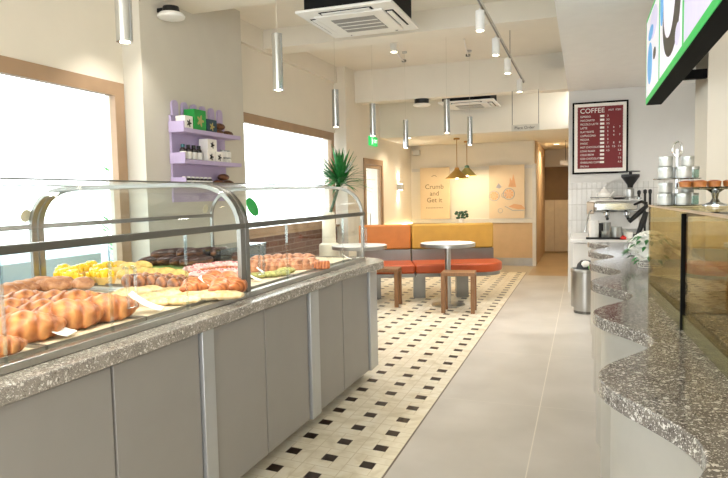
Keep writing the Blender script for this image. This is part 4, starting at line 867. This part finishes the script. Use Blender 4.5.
# on the machine
x = bx(604, 8.15); t = thing('teapot', 'white teapot on top of the espresso machine', 'teapot', (x, 8.15, zt))
MB().lathe([(.05, 0), (.068, .03), (.066, .075), (.04, .105), (.038, .11)], (x, 8.15, zt), 24).build('body', 'pot', t); MB().lathe([(.04, .11), (.03, .13), (.008, .135), (.014, .15), (0, .16)], (x, 8.15, zt), 20).build('lid', 'pot', t)
MB().tube([(x+.06, 8.15, zt+.03), (x+.09, 8.15, zt+.07), (x+.115, 8.15, zt+.10)], [.014, .010, .008], 8).build('spout', 'pot', t); MB().tube([(x-.05, 8.15, zt+.085), (x-.09, 8.15, zt+.08), (x-.09, 8.15, zt+.04), (x-.06, 8.15, zt+.025)], .007, 8).build('handle', 'pot', t)
x = bx(619, 8.1); t = thing('black_dish', 'low black dish on the machine beside the grinder', 'dish', (x, 8.1, zt)); MB().lathe([(.06, 0), (.085, .03), (.08, .03), (.056, .006)], (x, 8.1, zt), 24).build('bowl', 'black', t); MB().lathe([(.0, .04), (.06, .034), (.078, .028)], (x, 8.1, zt), 24).build('heap', 'pot', t)
x = bx(630, 8.22); t = thing('coffee_grinder', 'coffee grinder with black funnel hopper beside the teapot', 'grinder', (x, 8.22, zt)); 
MB().lathe([(.06, 0), (.06, .02), (.045, .03), (.045, .12), (.03, .14)], (x, 8.22, zt), 20).build('body', 'steel', t); MB().lathe([(.03, .14), (.035, .17), (.09, .25), (.105, .27), (.105, .30)], (x, 8.22, zt), 28).build('hopper', 'black', t); MB().lathe([(.125, .33), (.125, .34)], (x-.015, 8.22, zt), 28).cyl((x, 8.22, zt+.29), .02, .05, 12).build('hopper_lid', 'black', t)
for k, px in enumerate((637, 643, 648)):
    x = bx(px, 8.2)+.02; t = thing('coffee_tamper', 'black handled tool standing right of the grinder, %s of three' % ['left one', 'middle one', 'right one'][k], 'coffee tool', (x, 8.2, zt if k < 1 else zb), 'black coffee tools')
    hb = zt if k < 1 else zb; hh = .05+.0*k if k < 1 else z1-zb+.06
    MB().cyl((x, 8.2, hb), .028, .02, 16).build('foot', 'chrome', t); MB().lathe([(.012, .02), (.014, hh), (.022, hh+.02), (.02, hh+.05), (0, hh+.06)], (x, 8.2, hb), 14).build('grip', 'black', t)
# on the bar in front
x0, x1 = bx(586, 7.36), bx(623, 7.36); t = thing('black_tray', 'flat black tray of cups at the front of the bar', 'tray', ((x0+x1)/2, 7.36, zb+.001))
MB().box(x0, x1, 7.25, 7.47, zb+.001, zb+.012).build('pan', 'black', t, bevel=.003); B(x0, x1, 7.245, 7.252, zb+.012, zb+.024).build('rim', 'black', t)
def cup(px, Y, r, h, m, lab, name='cup', zz=zb+.0125, cat='cup', handle=False):
    x = bx(px, Y); t = thing(name, lab, cat, (x, Y, zz)); MB().lathe([(r*.85, 0), (r, .01), (r, h), (r*.9, h), (r*.82, .015), (0, .012)], (x, Y, zz), 22).build('body', m, t)
    if handle: MB().tube([(x+r, Y, zz+h*.8), (x+r*1.6, Y, zz+h*.75), (x+r*1.6, Y, zz+h*.3), (x+r, Y, zz+h*.25)], .006, 8).build('handle', m, t)
    else: MB().lathe([(r*1.03, h*.94), (r*1.03, h)], (x, Y, zz), 22, False).build('rim', m, t)
cup(594, 7.36, .052, .19, 'machine', 'tall white canister on the black tray', 'canister', cat='canister'); cup(600.5, 7.40, .03, .16, 'black', 'slim black flask right of the white canister', 'flask', cat='flask')
cup(606, 7.33, .045, .075, 'tin', 'low steel cup at the front of the black tray'); cup(616, 7.38, .062, .12, 'tin', 'wide steel milk jug on the black tray', 'milk_jug', cat='jug', handle=True); cup(606, 7.56, .05, .17, 'tin', 'tall steel cup behind the low one', zz=zb+.001)
x = bx(623.5, 7.24); t = thing('sauce_bottle', 'small bright red capped bottle lying at the tray end', 'bottle', (x, 7.24, zb)); MB().box(x-.03, x+.03, 7.215, 7.245, zb+.001, zb+.035).build('body', 'redp', t, bevel=.01); MB().cyl((x, 7.23, zb+.035), .012, .012, 12).build('cap', 'redp', t)
cup(628, 7.4, .05, .07, 'pot', 'white bowl right of the red bottle', 'bowl', zz=zb+.001, cat='bowl')
# menu board
YC = 8.49; a = at(572.6, 104, 'y', YC); b = at(627.8, 172.5, 'y', YC); zt_, zl = at(600, 101.6, 'y', YC)[2], at(600, 173.6, 'y', YC)[2]
x0, x1 = a[0], b[0]; t = thing('menu_board', 'framed dark red coffee menu board on the grey wall', 'menu board', ((x0+x1)/2, YC, zl))
B(x0, x1, 8.465, 8.5, zl, zt_).build('frame', 'blackm', t, bevel=.003); B(x0+.022, x1-.022, 8.461, 8.466, zl+.022, zt_-.022).build('mount', 'paper', t); B(x0+.06, x1-.06, 8.458, 8.462, zl+.065, zt_-.06).build('menu_sheet', 'red', t)
m = MB(); n = 34
for k in range(n):
    xx = x0+.06+(x1-x0-.12)*k/n
    for zz in (zl+.062, zt_-.063): m.box(xx, xx+.008, 8.4575, 8.461, zz, zz+.006)
for k in range(42):
    zz = zl+.065+(zt_-zl-.125)*k/42
    for xx in (x0+.057, x1-.063): m.box(xx, xx+.006, 8.4575, 8.461, zz, zz+.009)
m.build('dotted_border', 'inkw', t)
Yt = 8.4565; W = x1-x0; Hh = zt_-zl
text('lettering', 'COFFEE', .085, (x0+.09, Yt, zt_-.115), (PI/2, 0, 0), 'inkw', t, 'LEFT'); text('lettering', 'HOT  ICED', .03, (x1-.085, Yt, zt_-.115), (PI/2, 0, 0), 'inkw', t, 'RIGHT')
rows = [('ESPRESSO', '3', '', ''), ('MACCHIATO', '3.5', '', ''), ('PICCOLO LATTE', '3.5', '', ''), ('LATTE', '5', '6', '7'), ('FLAT WHITE', '5', '6', ''), ('CAPPUCCINO', '5', '6', '7'), ('MOCHA', '6', '', ''), ('MAGIC', '7', '8', '8'), ('HOT CHOCOLATE', '6.5', '7.5', '7.5'), ('LONG BLACK', '4.5', '', '5.5'), ('COLD BREW', '', '', '7'), ('ICED CHOCOLATE', '', '', '7.5'), ('SPARKLING COFFEE', '', '', '6.5')]
mk = MB()
for k, (nm, c1, c2, c3) in enumerate(rows):
    z = zt_-.185-k*(Hh-.28)/13
    text('lettering', nm, .034, (x0+.095, Yt, z), (PI/2, 0, 0), 'inkw', t, 'LEFT', sx=.85); mk.box(x0+W*.50, x0+W*.575, Yt-.001, Yt+.001, z-.012, z+.014)
    for j, c in enumerate((c1, c2, c3)):
        if c: text('price', c, .032, (x0+W*(.64+.105*j), Yt, z), (PI/2, 0, 0), 'inkw', t)
text('lettering', 'SPECIALS', .03, (x0+.095, Yt, zl+.095), (PI/2, 0, 0), 'inkw', t, 'LEFT', sx=.85)
mk.build('price_marks', 'inkw', t)
# bin with its contents
x, y = at(585.5, 314, 'z', 0)[:2]; y += .1
t = thing('waste_bin', 'small round stainless bin on the floor beside the wavy counter', 'bin', (x, y, 0))
MB().lathe([(.12, 0), (.125, .07), (.152, .07), (.152, .47), (.145, .48), (.136, .47), (.134, .1)], (x, y, 0), 32).build('body', 'steel', t); MB().lathe([(.122, 0), (.122, .068)], (x, y, 0), 32).build('plinth_ring', 'darkmetal', t)
MB().lathe([(.155, .445), (.158, .47), (.152, .485), (.136, .48)], (x, y, 0), 32, False).build('rim', 'satin', t)
t = thing('bin_liner', 'crumpled black white and green bag poking out of the bin', 'bag', (x, y, .1)); random.seed(2)
MB().lathe([(.09, .1), (.11, .46), (.09, .53), (.05, .57), (0, .58)], (x, y, 0), 9).build('bag', 'black', t)
MB().ell((x+.0, y-.06, .53), .05, .04, .045, 9, 6).build('bag_print', 'paper', t); MB().ell((x+.06, y-.07, .50), .045, .035, .045, 9, 6).build('green_print', 'leaflt', t)

# ------------------------------------------------------------------ hanging menu screen
XV = .40; y0, y1, zv0, zv1 = 2.0, 4.72, 1.9, 2.47
t = thing('menu_screen', 'long black menu screen with green border hung over the counter', 'screen', (XV+.05, 3.3, zv0))
B(XV+.004, XV+.1, y0, y1, zv0, zv1).build('housing', 'blackm', t, bevel=.004); B(XV, XV+.004, y0+.004, y1-.004, zv0+.004, zv1-.004).build('border', 'tvgreen', t)
ydiv = [y1-.012, at(659.3, 50, 'x', XV)[1], at(683, 30, 'x', XV)[1], 2.02]
zz0, zz1 = zv0+.042, zv1-.03
for k in range(3):
    b_, a_ = ydiv[k]-.03, ydiv[k+1]+.03
    if k == 1: a_ -= 0
    pic = B(XV-.001, XV, a_, b_, zz0, zz1).build('picture', ['tvwhite', 'tvwhite', 'tvpale'][k], t); w = b_-a_
    yc = (a_+b_)/2
    def ov(cy, cz, ry, rz, m, d): MB().prism([(cy+ry*math.cos(2*PI*i/28), cz+rz*math.sin(2*PI*i/28)) for i in range(28)], 'x', XV-d, XV-.001).build('printed_dish', m, pic)
    if k == 0: ov(yc+w*.18, zz0+.19, w*.2, .13, 'tvblue', .002); ov(yc-w*.2, zz0+.20, w*.1, .035, 'tvdark', .002); ov(yc-w*.1, zz0+.40, w*.3, .09, 'tvpale', .002); ov(yc+w*.1, zz0+.37, w*.2, .04, 'tvblue', .003)
    if k == 1: ov(yc-w*.06, zz0+.27, w*.40, .235, 'tvdark', .002); ov(yc+w*.02, zz0+.33, w*.27, .19, 'tvwhite', .003); ov(yc+w*.40, zz0+.38, w*.07, .11, 'tvblue', .003); ov(yc-w*.36, zz0+.08, w*.1, .05, 'tvpale', .003)
    if k == 2: ov(yc+w*.1, zz0+.25, w*.3, .15, 'tvwhite', .002); ov(yc+w*.1, zz0+.25, w*.18, .09, 'tvblue', .003); ov(yc-w*.38, zz0+.1, w*.08, .05, 'tvdark', .003)
B(XV+.1, .68, 4.02, 4.07, zv0+.05, zv0+.10).build('bracket', 'blackm', t)

# ------------------------------------------------------------------ daylight and lamps
w = bpy.data.worlds.new('sky'); S.world = w; w.use_nodes = True; nt = w.node_tree; bg = nt.nodes['Background']
tc = nt.nodes.new('ShaderNodeTexCoord'); sp = nt.nodes.new('ShaderNodeSeparateXYZ'); nt.links.new(tc.outputs['Generated'], sp.inputs[0])
nt.links.new(ramp(nt, mth(nt, 'MULTIPLY_ADD', sp.outputs[2], .5, .5), [(.4, (.93, .96, 1, 1)), (.6, (1, 1, 1, 1)), (1, (.85, .92, 1, 1))]), bg.inputs[0])
bg.inputs[1].default_value = 3.0
